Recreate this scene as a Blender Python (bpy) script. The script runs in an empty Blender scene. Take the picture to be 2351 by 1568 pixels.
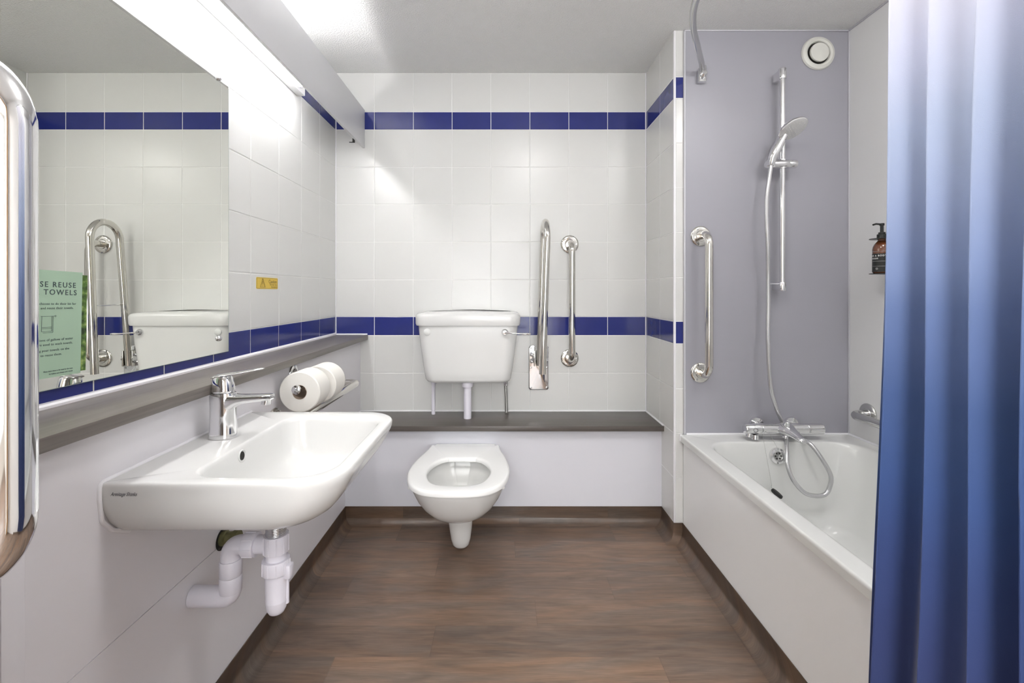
import bpy, bmesh, math, random
from mathutils import Vector, Matrix, Quaternion
random.seed(7)
PI = math.pi
scn = bpy.context.scene
COL = scn.collection
H = 1.07            # camera height above the floor

# ------------------------------------------------------------------ camera, world, lights, exposure
FPX = 1055.0
cd = bpy.data.cameras.new('camera'); cam = bpy.data.objects.new('camera', cd); COL.objects.link(cam)
cam.location = (0, 0, H); cam.rotation_euler = (PI/2, 0, 0)
cd.sensor_width = 36; cd.lens = 36*FPX/2351
cd.shift_x = (1175.5-1154)/2351; cd.shift_y = -(784-671)/2351
cd.clip_start = 0.02
scn.camera = cam
w = bpy.data.worlds.new('world'); scn.world = w; w.use_nodes = True
w.node_tree.nodes['Background'].inputs[0].default_value = (0.9, 0.92, 1, 1)
w.node_tree.nodes['Background'].inputs[1].default_value = 0.05
scn.view_settings.view_transform = 'Standard'; scn.view_settings.look = 'None'
scn.view_settings.exposure = 1.36; scn.view_settings.gamma = 1.0
scn.view_settings.use_curve_mapping = False
TUBE_W = 25.0       # emission strength of the fluorescent tube over the mirror
DOME_W = 8.6        # emission strength of the round fill lights added overhead
HALL_W = 21.0  # emission strength of the hallway panel added for fill
WIN_W = 1.7         # emission of the made-up window added behind the doorway        # unseen source of frontal fill

# ------------------------------------------------------------------ materials
def nt(name):
    m = bpy.data.materials.new(name); m.use_nodes = True
    return m, m.node_tree, m.node_tree.nodes['Principled BSDF']
def mat(name, col, rough=.5, metal=0., spec=.5, emit=None, es=0., coat=0., bump=None, trans=0., sub=0., var=None):
    m, t, b = nt(name)
    b.inputs['Base Color'].default_value = (*col, 1); b.inputs['Roughness'].default_value = rough
    b.inputs['Metallic'].default_value = metal; b.inputs['Specular IOR Level'].default_value = spec
    b.inputs['Coat Weight'].default_value = coat; b.inputs['Transmission Weight'].default_value = trans
    if emit: b.inputs['Emission Color'].default_value = (*emit, 1); b.inputs['Emission Strength'].default_value = es
    if bump or var:
        tc = t.nodes.new('ShaderNodeTexCoord')
    if bump:
        sc, st, dist, det = bump
        n = t.nodes.new('ShaderNodeTexNoise'); n.inputs['Scale'].default_value = sc; n.inputs['Detail'].default_value = det
        t.links.new(tc.outputs['Object'], n.inputs['Vector'])
        bp = t.nodes.new('ShaderNodeBump'); bp.inputs['Strength'].default_value = st; bp.inputs['Distance'].default_value = dist
        t.links.new(n.outputs['Fac'], bp.inputs['Height']); t.links.new(bp.outputs['Normal'], b.inputs['Normal'])
    if var:
        sc, amt = var
        n = t.nodes.new('ShaderNodeTexNoise'); n.inputs['Scale'].default_value = sc; n.inputs['Detail'].default_value = 3
        t.links.new(tc.outputs['Object'], n.inputs['Vector'])
        mx = t.nodes.new('ShaderNodeMix'); mx.data_type = 'RGBA'
        mx.inputs[6].default_value = (*[c*(1-amt) for c in col], 1); mx.inputs[7].default_value = (*[min(1, c*(1+amt)) for c in col], 1)
        t.links.new(n.outputs['Fac'], mx.inputs[0]); t.links.new(mx.outputs[2], b.inputs['Base Color'])
    return m
def ramp(t, stops):
    r = t.nodes.new('ShaderNodeValToRGB'); e = r.color_ramp.elements
    while len(e) > 1: e.remove(e[-1])
    e[0].position = stops[0][0]; e[0].color = (*stops[0][1], 1)
    for p, c in stops[1:]:
        k = e.new(p); k.color = (*c, 1)
    return r
def mth(t, op, a, b=None, c=None):
    n = t.nodes.new('ShaderNodeMath'); n.operation = op
    for i, v in enumerate((a, b, c)):
        if v is None: continue
        if isinstance(v, (int, float)): n.inputs[i].default_value = v
        else: t.links.new(v, n.inputs[i])
    return n.outputs[0]

M = {}
M['tile_white'] = mat('tile_white', (.70, .70, .685), .26, bump=(9, .05, .01, 1), var=(2.2, .015))
M['tile_blue'] = mat('tile_blue', (.022, .032, .19), .14, bump=(9, .05, .01, 1), var=(14, .12))
M['grout'] = mat('grout_white', (.80, .80, .79), .8)
M['grout_grey'] = mat('grout_side', (.70, .70, .68), .8)
M['ceramic'] = mat('ceramic_white', (.71, .71, .70), .13)
M['ceramic_in'] = M['ceramic']
M['acrylic'] = mat('bath_acrylic', (.76, .765, .75), .16)
M['bath_panel'] = mat('bath_panel_white', (.88, .88, .885), .35)
M['seat'] = mat('seat_plastic', (.84, .84, .83), .16)
M['chrome'] = mat('chrome', (.80, .80, .81), .06, 1)
M['steel'] = mat('polished_steel', (.72, .70, .66), .10, 1)
M['satin'] = mat('satin_steel', (.62, .62, .61), .22, 1)
M['plastic'] = mat('white_plastic', (.76, .75, .79), .32)
M['pvc'] = mat('white_plastic_pipe', (.72, .70, .77), .35)
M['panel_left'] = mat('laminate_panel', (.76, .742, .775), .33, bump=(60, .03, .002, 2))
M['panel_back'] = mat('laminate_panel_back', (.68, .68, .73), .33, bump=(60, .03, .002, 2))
M['wet_panel'] = mat('wet_wall_panel', (.375, .372, .415), .38, var=(3, .015))
M['side_panel'] = mat('wet_wall_side', (.76, .76, .76), .34, var=(3, .015))
M['paint'] = mat('white_paint', (.78, .78, .78), .6)
M['pelmet'] = mat('pelmet_white', (.66, .66, .68), .42)
M['sealant'] = mat('sealant', (.84, .83, .86), .4)
M['bead'] = mat('panel_bead', (.60, .60, .64), .35)
M['beige'] = mat('warm_beige_paint', (.70, .67, .62), .6)
M['door'] = mat('door_leaf', (.60, .55, .50), .5)
M['oak'] = mat('oak_frame', (.62, .36, .14), .45, bump=(30, .1, .004, 3))
M['black'] = mat('black_plastic', (.010, .012, .011), .35)
M['dark'] = mat('dark_void', (.015, .014, .012), .7)
M['rubber'] = mat('black_rubber', (.012, .012, .012), .6)
M['paper'] = mat('tissue_paper', (.82, .80, .755), .9, bump=(160, .15, .002, 3))
M['card_core'] = mat('cardboard_core', (.40, .31, .24), .9)
M['brass'] = mat('old_brass', (.20, .19, .09), .5, .6, var=(60, .5))
M['mirror'] = mat('mirror_silver', (.83, .84, .79), .0, 1)
M['glass_edge'] = mat('mirror_edge', (.30, .36, .34), .2)
M['yellow'] = mat('yellow_sticker', (.72, .50, .045), .35)
M['ink_brown'] = mat('sticker_ink', (.16, .10, .01), .5)
M['ink'] = mat('card_ink', (.05, .075, .08), .5)
M['ink_grey'] = mat('logo_ink', (.16, .16, .17), .5)
M['card_green'] = mat('card_green', (.40, .56, .42), .5)
M['white_ink'] = mat('white_ink', (.8, .8, .78), .5)
M['shower_face'] = mat('shower_face', (.66, .66, .66), .3)
M['tube'] = mat('tube_glow', (1, 1, 1), .5, emit=(1, .99, .985), es=TUBE_W)
M['dome'] = mat('dome_fill', (1, 1, 1), .5, emit=(1, .985, .97), es=DOME_W)
M['hall_fill'] = mat('hall_fill', (1, 1, 1), .5, emit=(1, .965, .925), es=HALL_W)
M['window_fill'] = mat('window_fill', (1, 1, 1), .5, emit=(.90, .95, 1), es=WIN_W)  # glow of the made-up window behind the doorway
M['carpet'] = mat('hall_carpet', (.17, .15, .14), .9)
M['pencil'] = mat('pencil', (.30, .28, .30), .8)
M['vent'] = mat('vent_plastic', (.74, .74, .69), .4)
M['lens'] = mat('button_cap', (.72, .73, .72), .3)

# braided / ribbed metal hose
def ribbed(name, col, rough, scale):
    m, t, b = nt(name); b.inputs['Base Color'].default_value = (*col, 1); b.inputs['Metallic'].default_value = .9; b.inputs['Roughness'].default_value = rough
    tc = t.nodes.new('ShaderNodeTexCoord'); wv = t.nodes.new('ShaderNodeTexWave'); wv.bands_direction = 'Z'; wv.inputs['Scale'].default_value = scale
    t.links.new(tc.outputs['Object'], wv.inputs['Vector'])
    bp = t.nodes.new('ShaderNodeBump'); bp.inputs['Strength'].default_value = .5; bp.inputs['Distance'].default_value = .001
    t.links.new(wv.outputs['Fac'], bp.inputs['Height']); t.links.new(bp.outputs['Normal'], b.inputs['Normal'])
    return m
M['hose'] = mat('silver_hose', (.62, .62, .63), .22, .75)
M['braid'] = ribbed('braided_hose', (.42, .42, .40), .35, 90)
M['thread'] = ribbed('threaded_metal', (.55, .55, .56), .25, 90)

# stippled ceiling
def ceiling_mat():
    m, t, b = nt('stippled_ceiling'); b.inputs['Base Color'].default_value = (.90, .90, .89, 1); b.inputs['Roughness'].default_value = .45
    b.inputs['Specular IOR Level'].default_value = .35
    tc = t.nodes.new('ShaderNodeTexCoord')
    n = t.nodes.new('ShaderNodeTexNoise'); n.inputs['Scale'].default_value = 150; n.inputs['Detail'].default_value = 3; n.inputs['Roughness'].default_value = .6
    t.links.new(tc.outputs['Object'], n.inputs['Vector'])
    r = ramp(t, [(.42, (0, 0, 0)), (.62, (1, 1, 1))]); t.links.new(n.outputs['Fac'], r.inputs[0])
    bp = t.nodes.new('ShaderNodeBump'); bp.inputs['Strength'].default_value = .8; bp.inputs['Distance'].default_value = .0024
    t.links.new(r.outputs[0], bp.inputs['Height']); t.links.new(bp.outputs['Normal'], b.inputs['Normal'])
    return m
M['ceiling'] = ceiling_mat()

# wood-effect vinyl, planks along X
def vinyl_mat(name='wood_vinyl', kf=1.):
    m, t, b = nt(name)
    tc = t.nodes.new('ShaderNodeTexCoord'); sx = t.nodes.new('ShaderNodeSeparateXYZ'); t.links.new(tc.outputs['Object'], sx.inputs[0])
    X, Y, Z = sx.outputs
    yy = mth(t, 'SUBTRACT', Y, Z)                         # runs up the coving too
    v = mth(t, 'DIVIDE', mth(t, 'ADD', yy, 10-1.979+.126*80-10.0), .126)
    row = mth(t, 'FLOOR', v); fv = mth(t, 'FRACT', v)
    wn = t.nodes.new('ShaderNodeTexWhiteNoise'); wn.noise_dimensions = '1D'; t.links.new(row, wn.inputs['W'])
    u = mth(t, 'DIVIDE', mth(t, 'ADD', X, mth(t, 'MULTIPLY_ADD', wn.outputs['Value'], 1.9, 12)), .95)
    cell = mth(t, 'FLOOR', u); fu = mth(t, 'FRACT', u)
    cv = t.nodes.new('ShaderNodeCombineXYZ'); t.links.new(row, cv.inputs[0]); t.links.new(cell, cv.inputs[1])
    wn2 = t.nodes.new('ShaderNodeTexWhiteNoise'); wn2.noise_dimensions = '2D'; t.links.new(cv.outputs[0], wn2.inputs['Vector'])
    base = ramp(t, [(0, (.126, .094, .074)), (.5, (.157, .114, .087)), (1, (.194, .138, .101))]); t.links.new(wn2.outputs['Value'], base.inputs[0])
    def streak(sx_, sy_, det, dist, off):
        cc = t.nodes.new('ShaderNodeCombineXYZ')
        t.links.new(mth(t, 'MULTIPLY', mth(t, 'ADD', X, mth(t, 'MULTIPLY', wn2.outputs['Value'], off)), sx_), cc.inputs[0])
        t.links.new(mth(t, 'MULTIPLY', yy, sy_), cc.inputs[1]); t.links.new(mth(t, 'MULTIPLY', cell, 3.7), cc.inputs[2])
        n = t.nodes.new('ShaderNodeTexNoise'); n.inputs['Scale'].default_value = 1; n.inputs['Detail'].default_value = det; n.inputs['Distortion'].default_value = dist
        t.links.new(cc.outputs[0], n.inputs['Vector']); return n.outputs['Fac']
    a = streak(13, 310, 5, .9, 9)
    bb = streak(2.4, 15, 5, 2.2, 5)
    c3 = streak(2.0, 9, 4, 1.5, 3)
    mul = mth(t, 'MULTIPLY', mth(t, 'MULTIPLY_ADD', a, .90, .55), mth(t, 'MULTIPLY_ADD', bb, 1.1, .45))
    mx = t.nodes.new('ShaderNodeMix'); mx.data_type = 'RGBA'; mx.blend_type = 'MULTIPLY'; mx.inputs[0].default_value = 1
    t.links.new(base.outputs[0], mx.inputs[6]); t.links.new(mul, mx.inputs[7])
    tint = ramp(t, [(.35, (.95, .99, 1.04)), (.65, (1.14, 1.0, .88))]); t.links.new(c3, tint.inputs[0])
    mx2 = t.nodes.new('ShaderNodeMix'); mx2.data_type = 'RGBA'; mx2.blend_type = 'MULTIPLY'; mx2.inputs[0].default_value = 1
    t.links.new(mx.outputs[2], mx2.inputs[6]); t.links.new(tint.outputs[0], mx2.inputs[7])
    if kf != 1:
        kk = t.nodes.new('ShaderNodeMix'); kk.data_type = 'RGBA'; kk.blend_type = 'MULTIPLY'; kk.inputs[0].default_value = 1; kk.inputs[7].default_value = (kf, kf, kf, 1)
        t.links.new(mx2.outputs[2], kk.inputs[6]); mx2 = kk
    line = mth(t, 'MAXIMUM', mth(t, 'GREATER_THAN', fv, .985), mth(t, 'LESS_THAN', fu, .003))
    mx3 = t.nodes.new('ShaderNodeMix'); mx3.data_type = 'RGBA'; t.links.new(mth(t, 'MULTIPLY', line, .18), mx3.inputs[0])
    t.links.new(mx2.outputs[2], mx3.inputs[6]); mx3.inputs[7].default_value = (.045, .032, .026, 1)
    t.links.new(mx3.outputs[2], b.inputs['Base Color'])
    b.inputs['Roughness'].default_value = .36
    bp = t.nodes.new('ShaderNodeBump'); bp.inputs['Strength'].default_value = .12; bp.inputs['Distance'].default_value = .001
    t.links.new(a, bp.inputs['Height']); t.links.new(bp.outputs['Normal'], b.inputs['Normal'])
    return m
M['vinyl'] = vinyl_mat()
M['vinyl_shaded'] = vinyl_mat('shaded_vinyl_skirting', .72)  # floor vinyl again, with the cove's shade put into its colour

def ledge_mat(name, axis, col):
    m, t, b = nt(name)
    tc = t.nodes.new('ShaderNodeTexCoord'); mp = t.nodes.new('ShaderNodeMapping'); t.links.new(tc.outputs['Object'], mp.inputs[0])
    s = [150, 150, 150]; s[axis] = 4; mp.inputs['Scale'].default_value = s
    n = t.nodes.new('ShaderNodeTexNoise'); n.inputs['Scale'].default_value = 1; n.inputs['Detail'].default_value = 5; n.inputs['Distortion'].default_value = .6
    t.links.new(mp.outputs[0], n.inputs['Vector'])
    r = ramp(t, [(.3, tuple(c*.82 for c in col)), (.7, tuple(c*1.16 for c in col))]); t.links.new(n.outputs['Fac'], r.inputs[0])
    t.links.new(r.outputs[0], b.inputs['Base Color']); b.inputs['Roughness'].default_value = .34
    return m
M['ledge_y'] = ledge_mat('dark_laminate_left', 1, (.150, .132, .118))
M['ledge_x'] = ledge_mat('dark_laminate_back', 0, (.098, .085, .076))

def curtain_mat():
    m, t, b = nt('ombre_fabric')
    tc = t.nodes.new('ShaderNodeTexCoord'); sx = t.nodes.new('ShaderNodeSeparateXYZ'); t.links.new(tc.outputs['Object'], sx.inputs[0])
    wob = t.nodes.new('ShaderNodeTexNoise'); wob.inputs['Scale'].default_value = 4; t.links.new(tc.outputs['Object'], wob.inputs['Vector'])
    zz = mth(t, 'ADD', mth(t, 'DIVIDE', mth(t, 'SUBTRACT', sx.outputs[2], .30), 1.4), mth(t, 'MULTIPLY_ADD', wob.outputs['Fac'], .03, -.015))
    Z_ = lambda z: (z-.30)/1.4
    r = ramp(t, [(Z_(.35), (.014, .027, .105)), (Z_(.55), (.018, .034, .130)), (Z_(.70), (.020, .046, .165)), (Z_(.80), (.028, .068, .215)), (Z_(.92), (.046, .092, .245)),
                 (Z_(1.05), (.118, .178, .36)), (Z_(1.117), (.20, .27, .47)), (Z_(1.316), (.42, .49, .66)), (Z_(1.45), (.62, .65, .80)), (Z_(1.55), (.74, .74, .83)), (1, (.78, .78, .85))])
    t.links.new(zz, r.inputs[0]); t.links.new(r.outputs[0], b.inputs['Base Color'])
    b.inputs['Roughness'].default_value = .75; b.inputs['Sheen Weight'].default_value = .2
    n = t.nodes.new('ShaderNodeTexNoise'); n.inputs['Scale'].default_value = 900; t.links.new(tc.outputs['Object'], n.inputs['Vector'])
    bp = t.nodes.new('ShaderNodeBump'); bp.inputs['Strength'].default_value = .25; bp.inputs['Distance'].default_value = .0005
    t.links.new(n.outputs['Fac'], bp.inputs['Height']); t.links.new(bp.outputs['Normal'], b.inputs['Normal'])
    return m
M['curtain'] = curtain_mat()

def leaf_mat():
    m, t, b = nt('leaf_print')
    tc = t.nodes.new('ShaderNodeTexCoord')
    n = t.nodes.new('ShaderNodeTexNoise'); n.inputs['Scale'].default_value = 70; n.inputs['Detail'].default_value = 5; t.links.new(tc.outputs['Object'], n.inputs['Vector'])
    r = ramp(t, [(.32, (.012, .03, .008)), (.5, (.10, .20, .035)), (.68, (.42, .52, .18))]); t.links.new(n.outputs['Fac'], r.inputs[0])
    t.links.new(r.outputs[0], b.inputs['Base Color']); b.inputs['Roughness'].default_value = .5
    return m
M['leaf'] = leaf_mat()
def bottle_mat():
    m, t, b = nt('amber_bottle')
    b.inputs['Base Color'].default_value = (.14, .045, .018, 1); b.inputs['Roughness'].default_value = .12
    b.inputs['Coat Weight'].default_value = .5
    return m
M['amber'] = bottle_mat()

# ------------------------------------------------------------------ mesh helpers
def V(*a): return Vector(a)
class Mesh:
    def __init__(s): s.v = []; s.f = []; s.m = []
    def add(s, vs, fs, mi=0):
        o = len(s.v); s.v += [tuple(v) for v in vs]
        for f in fs: s.f.append(tuple(o+i for i in f)); s.m.append(mi)
        return s
    def box(s, lo, hi, bev=0., seg=2, mi=0):
        bm = bmesh.new(); bmesh.ops.create_cube(bm, size=1)
        c = [(a+b)/2 for a, b in zip(lo, hi)]; d = [abs(b-a) for a, b in zip(lo, hi)]
        for v in bm.verts: v.co = Vector([c[i]+v.co[i]*d[i] for i in range(3)])
        if bev > 0: bmesh.ops.bevel(bm, geom=bm.edges[:], offset=min(bev, min(d)*.49), segments=seg, profile=.5, affect='EDGES')
        bm.verts.index_update(); bm.normal_update()
        s.add([v.co for v in bm.verts], [[v.index for v in f.verts] for f in bm.faces], mi); bm.free(); return s
    def loft(s, rings, cap0=True, cap1=True, mi=0, loop=False):
        n = len(rings[0]); vs = [p for r in rings for p in r]; fs = []
        R = len(rings)
        for i in range(R if loop else R-1):
            j = (i+1) % R
            for k in range(n):
                l = (k+1) % n
                fs.append((i*n+k, i*n+l, j*n+l, j*n+k))
        if cap0 and not loop: fs.append(tuple(range(n))[::-1])
        if cap1 and not loop: fs.append(tuple((R-1)*n+k for k in range(n)))
        return s.add(vs, fs, mi)
    def tube(s, pts, r, n=20, cap=True, mi=0, rs=None, closed=False):
        pts = [Vector(p) for p in pts]; N = len(pts)
        tang = []
        for i in range(N):
            a = pts[(i-1) % N] if (closed or i > 0) else pts[i]; b = pts[(i+1) % N] if (closed or i < N-1) else pts[i]
            tang.append((b-a).normalized())
        up = Vector((0, 0, 1)) if abs(tang[0].z) < .9 else Vector((1, 0, 0))
        nrm = (up - tang[0]*up.dot(tang[0])).normalized(); rings = []
        for i in range(N):
            if i: 
                q = tang[i-1].rotation_difference(tang[i]); nrm = (q @ nrm); nrm = (nrm - tang[i]*nrm.dot(tang[i])).normalized()
            bi = tang[i].cross(nrm); rr = rs[i] if rs else r
            rings.append([pts[i]+nrm*(rr*math.cos(2*PI*k/n))+bi*(rr*math.sin(2*PI*k/n)) for k in range(n)])
        return s.loft(rings, cap, cap, mi, closed)
    def lathe(s, prof, c, ax=(0, 0, 1), n=32, mi=0, sx=1., sy=1.):
        ax = Vector(ax).normalized(); a = ax.orthogonal().normalized()
        if abs(ax.z) < .99: a = Vector((0, 0, 1)).cross(ax).normalized()
        b = ax.cross(a); c = Vector(c)
        rings = [[c+ax*h+a*(r*sx*math.cos(2*PI*k/n))+b*(r*sy*math.sin(2*PI*k/n)) for k in range(n)] for r, h in prof]
        return s.loft(rings, True, True, mi)
    def build(s, name, m, parent=None, smooth=35, bev=None):
        me = bpy.data.meshes.new(name); me.from_pydata(s.v, [], s.f); me.update()
        bm = bmesh.new(); bm.from_mesh(me); bmesh.ops.remove_doubles(bm, verts=bm.verts, dist=1e-6)
        bmesh.ops.recalc_face_normals(bm, faces=bm.faces); bm.to_mesh(me); bm.free()
        for x in (m if isinstance(m, (list, tuple)) else [m]): me.materials.append(M[x] if isinstance(x, str) else x)
        if len(me.polygons) == len(s.m):
            me.polygons.foreach_set('material_index', s.m)
        if smooth:
            me.polygons.foreach_set('use_smooth', [True]*len(me.polygons)); me.set_sharp_from_angle(angle=math.radians(smooth))
        o = bpy.data.objects.new(name, me); COL.objects.link(o)
        if parent is not None:
            o.parent = parent
            l = Vector(); q = parent
            while q is not None: l += q.location; q = q.parent
            o.location = -l
        return o
def thing(name, label, cat, loc=(0, 0, 0), group=None):
    o = bpy.data.objects.new(name, None); COL.objects.link(o); o.location = loc; o.empty_display_size = .02
    o['label'] = label; o['category'] = cat
    if group: o['group'] = group
    return o
def tag(o, label, cat, group=None):
    o['label'] = label; o['category'] = cat
    if group: o['group'] = group
    return o
def struct(o, label=None):
    o['kind'] = 'structure'
    if label: o['label'] = label
    return o
def fillet(pts, r, n=8):
    pts = [Vector(p) for p in pts]; out = [pts[0]]
    for i in range(1, len(pts)-1):
        a, p, b = pts[i-1], pts[i], pts[i+1]; u = (a-p).normalized(); v = (b-p).normalized()
        ang = u.angle(v)
        if ang > 3.1: out.append(p); continue
        d = r/math.tan(ang/2); c = p+(u+v).normalized()*(r/math.sin(ang/2))
        s0 = p+u*d-c; s1 = p+v*d-c; tot = s0.angle(s1); axn = s0.cross(s1).normalized()
        for k in range(n+1): out.append(c+Quaternion(axn, tot*k/n) @ s0)
    out.append(pts[-1]); return out
def spline(pts, n=8, closed=False):
    P = [Vector(p) for p in pts]; N = len(P); out = []
    rng = range(N) if closed else range(N-1)
    for i in rng:
        if closed: a, b, c, d = P[(i-1) % N], P[i], P[(i+1) % N], P[(i+2) % N]
        else: a, b, c, d = P[max(i-1, 0)], P[i], P[i+1], P[min(i+2, N-1)]
        for k in range(n):
            t = k/n
            out.append(.5*((2*b)+(-a+c)*t+(2*a-5*b+4*c-d)*t*t+(-a+3*b-3*c+d)*t**3))
    if not closed: out.append(P[-1])
    return out
def rrect(x0, x1, y0, y1, r, z, nc=10, ns=8):
    """rounded rectangle, counter-clockwise from the x0/y0 corner; r = radii at (x0y0, x1y0, x1y1, x0y1)"""
    if not isinstance(r, (list, tuple)): r = [r]*4
    cor = [((x0+r[0], y0+r[0]), PI, r[0]), ((x1-r[1], y0+r[1]), 1.5*PI, r[1]), ((x1-r[2], y1-r[2]), 0, r[2]), ((x0+r[3], y1-r[3]), .5*PI, r[3])]
    arcs = []
    for (cx, cy), a0, rr in cor:
        arcs.append([Vector((cx+rr*math.cos(a0+.5*PI*k/nc), cy+rr*math.sin(a0+.5*PI*k/nc), z)) for k in range(nc+1)])
    out = []
    for i in range(4):
        out += arcs[i]; a = arcs[i][-1]; b = arcs[(i+1) % 4][0]
        out += [a.lerp(b, k/ns) for k in range(1, ns)]
    return out
def lerp_ring(a, b, t): return [p.lerp(q, t) for p, q in zip(a, b)]
def zset(r, z): return [Vector((p.x, p.y, z)) for p in r]

def text(name, body, size, loc, right, up, m, parent, align='LEFT', shear=0., xs=1., bold=0., space=1., depth=.0002, lines=None):
    cu = bpy.data.curves.new('t', 'FONT'); cu.body = body; cu.size = size; cu.align_x = align; cu.align_y = 'BOTTOM_BASELINE'
    cu.shear = shear; cu.space_character = space; cu.offset = bold; cu.extrude = depth; cu.resolution_u = 4
    if lines: cu.space_line = lines
    o = bpy.data.objects.new('t', cu); COL.objects.link(o); dg = bpy.context.evaluated_depsgraph_get(); dg.update()
    me = bpy.data.meshes.new_from_object(o.evaluated_get(dg)); bpy.data.objects.remove(o); me.materials.clear(); me.materials.append(M[m])
    right = Vector(right).normalized(); up = Vector(up).normalized(); n = right.cross(up)
    l = Vector(loc)
    for v in me.vertices: c = v.co.copy(); v.co = l+right*(c.x*xs)+up*c.y+n*c.z
    me.name = name
    ob = bpy.data.objects.new(name, me); COL.objects.link(ob)
    if parent is not None:
        ob.parent = parent; q = parent; t = Vector()
        while q is not None: t += q.location; q = q.parent
        ob.location = -t
    return ob

# ------------------------------------------------------------------ room shell
XL, XR, YB, ZC = -.8626, .741, 2.37, 2.20       # left wall, return wall, back wall, ceiling
YA, XBR = 1.985, 1.494                          # bath end wall, right wall
XP, YP = -.733, 2.138                           # left pipe boxing, toilet boxing
YN = -.62                                       # near wall with the doorway
SK = .075
struct(Mesh().box((-1.0, -2.3, -.06), (1.62, 2.55, 0)).build('floor', 'vinyl', smooth=0))
struct(Mesh().box((-1.0, YN, ZC), (1.62, 2.55, ZC+.06)).build('ceiling', 'ceiling', smooth=0))
k = YB/FPX
def zy(y): return H+(671-y)*k
ZR = [zy(y) for y in (770, 727, 642, 555.5, 469.5, 384, 298, 257, 168)]     # grout lines upward from under the lower blue band
ZR[-1] = ZC
low = [ZR[0]-.193*i for i in range(1, 5)]
ZALL = [z for z in low[::-1]]+ZR
BLUE = {(ZALL.index(ZR[0])), (ZALL.index(ZR[6]))}

def tile_wall(name, org, ud, nrm, ub, zb, blue, backing, g=.0030, h=.0010, grout='grout'):
    ud = Vector(ud); nrm = Vector(nrm); org = Vector(org); ms = Mesh()
    ms.box(backing[0], backing[1], mi=2)
    rnd = random.Random(len(name)*13)
    for i in range(len(ub)-1):
        for j in range(len(zb)-1):
            u0, u1 = sorted((ub[i], ub[i+1])); z0, z1 = zb[j], zb[j+1]
            u0 += g/2; u1 -= g/2; a0 = z0+g/2; a1 = z1-g/2; c = .0016
            if u1-u0 < .006 or a1-a0 < .006: continue
            t1, t2 = rnd.uniform(-.00022, .00022), rnd.uniform(-.00022, .00022)
            P = lambda u, z, d: org+ud*u+Vector((0, 0, z))+nrm*d
            vs = [P(u0, a0, 0), P(u1, a0, 0), P(u1, a1, 0), P(u0, a1, 0),
                  P(u0+c, a0+c, h-t1-t2), P(u1-c, a0+c, h+t1-t2), P(u1-c, a1-c, h+t1+t2), P(u0+c, a1-c, h-t1+t2)]
            fs = [(0, 1, 5, 4), (1, 2, 6, 5), (2, 3, 7, 6), (3, 0, 4, 7), (4, 5, 6, 7)]
            ms.add(vs, fs, 1 if (j in blue) else 0)
    o = ms.build(name, ['tile_white', 'tile_blue', grout], smooth=0)
    return struct(o)
UX = [(x-1154)*k for x in (770, 859.5, 949, 1038, 1127, 1216.5, 1306, 1395)]+[XR]; UX[0] = XL
tile_wall('wall_back', (0, YB, 0), (1, 0, 0), (0, -1, 0), UX, ZALL, BLUE, ((XL-.1, YB, 0), (XR+.02, YB+.12, ZC)))
UY = [YB, 2.165, 1.967, 1.769, 1.571, 1.371, 1.171, .969, .77, .57, .37, .17, -.03, -.23, -.43, YN]
tile_wall('wall_left', (XL, 0, 0), (0, 1, 0), (1, 0, 0), UY, ZALL[3:], {b-3 for b in BLUE}, ((XL-.12, YN-.1, 0), (XL, YB+.01, ZC)), grout='grout_grey')
tile_wall('wall_return', (XR, 0, 0), (0, 1, 0), (-1, 0, 0), [YB, 2.165, YA+.006], [SK+.0]+ZALL[1:], BLUE, ((XR, YA+.003, 0), (XR+.04, YB, ZC)))
ms = tile_wall('wall_pier', (0, YA, 0), (1, 0, 0), (0, -1, 0), [XR+.006, .7815], [SK+.0]+ZALL[1:], BLUE, ((XR+.004, YA, 0), (.7815, YA+.05, ZC)))
struct(Mesh().box((.7815, YA-.004, .40), (XBR+.1, YA+.05, ZC)).build('wall_bath_end', 'wet_panel', smooth=0))
struct(Mesh().box((XBR, .2, 0), (XBR+.12, YA+.05, ZC)).build('wall_right', 'side_panel', smooth=0))
struct(Mesh().box((.779, YN, 0), (XBR+.12, .27, ZC)).build('wall_bath_near', 'side_panel', smooth=0))
# near wall with doorway, hallway behind the camera
DX0, DX1, DZ = -.50, .58, 2.04
ms = Mesh(); ms.box((XL-.12, YN-.1, 0), (DX0, YN, ZC)); ms.box((DX1, YN-.1, 0), (.80, YN, ZC)); ms.box((DX0, YN-.1, DZ), (DX1, YN, ZC))
struct(ms.build('wall_near', 'paint', smooth=0))
ms = Mesh(); ms.box((DX0-.05, YN-.01, 0), (DX0, YN+.018, DZ+.05), .004); ms.box((DX1, YN-.01, 0), (DX1+.13, YN+.018, DZ+.05), .004); ms.box((DX0, YN-.01, DZ), (DX1, YN+.018, DZ+.05), .004)
struct(ms.build('trim_1', 'oak', smooth=0))
ms = Mesh(); ms.box((-1.0, -2.3, 0), (-.98, YN-.1, 2.4)); ms.box((1.6, -2.3, 0), (1.62, YN-.1, 2.4)); ms.box((-1.0, -2.32, 0), (1.62, -2.3, 2.4))
struct(ms.build('wall_hallway', 'beige', smooth=0))
struct(Mesh().box((-1.0, -2.32, 2.4), (1.62, YN-.1, 2.44)).build('ceiling_hallway', 'paint', smooth=0))
struct(Mesh().box((-1.0, YN-.1, 2.2), (1.62, YN-.09, 2.44)).build('wall_hallway_head', 'paint', smooth=0))
wn_ = Mesh().box((-.80, -2.298, .30), (1.40, -2.290, 2.20)).build('fill_window_1', 'window_fill', smooth=0); struct(wn_)  # made-up glowing window, added out of view as frontal fill
ms = Mesh()
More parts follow.
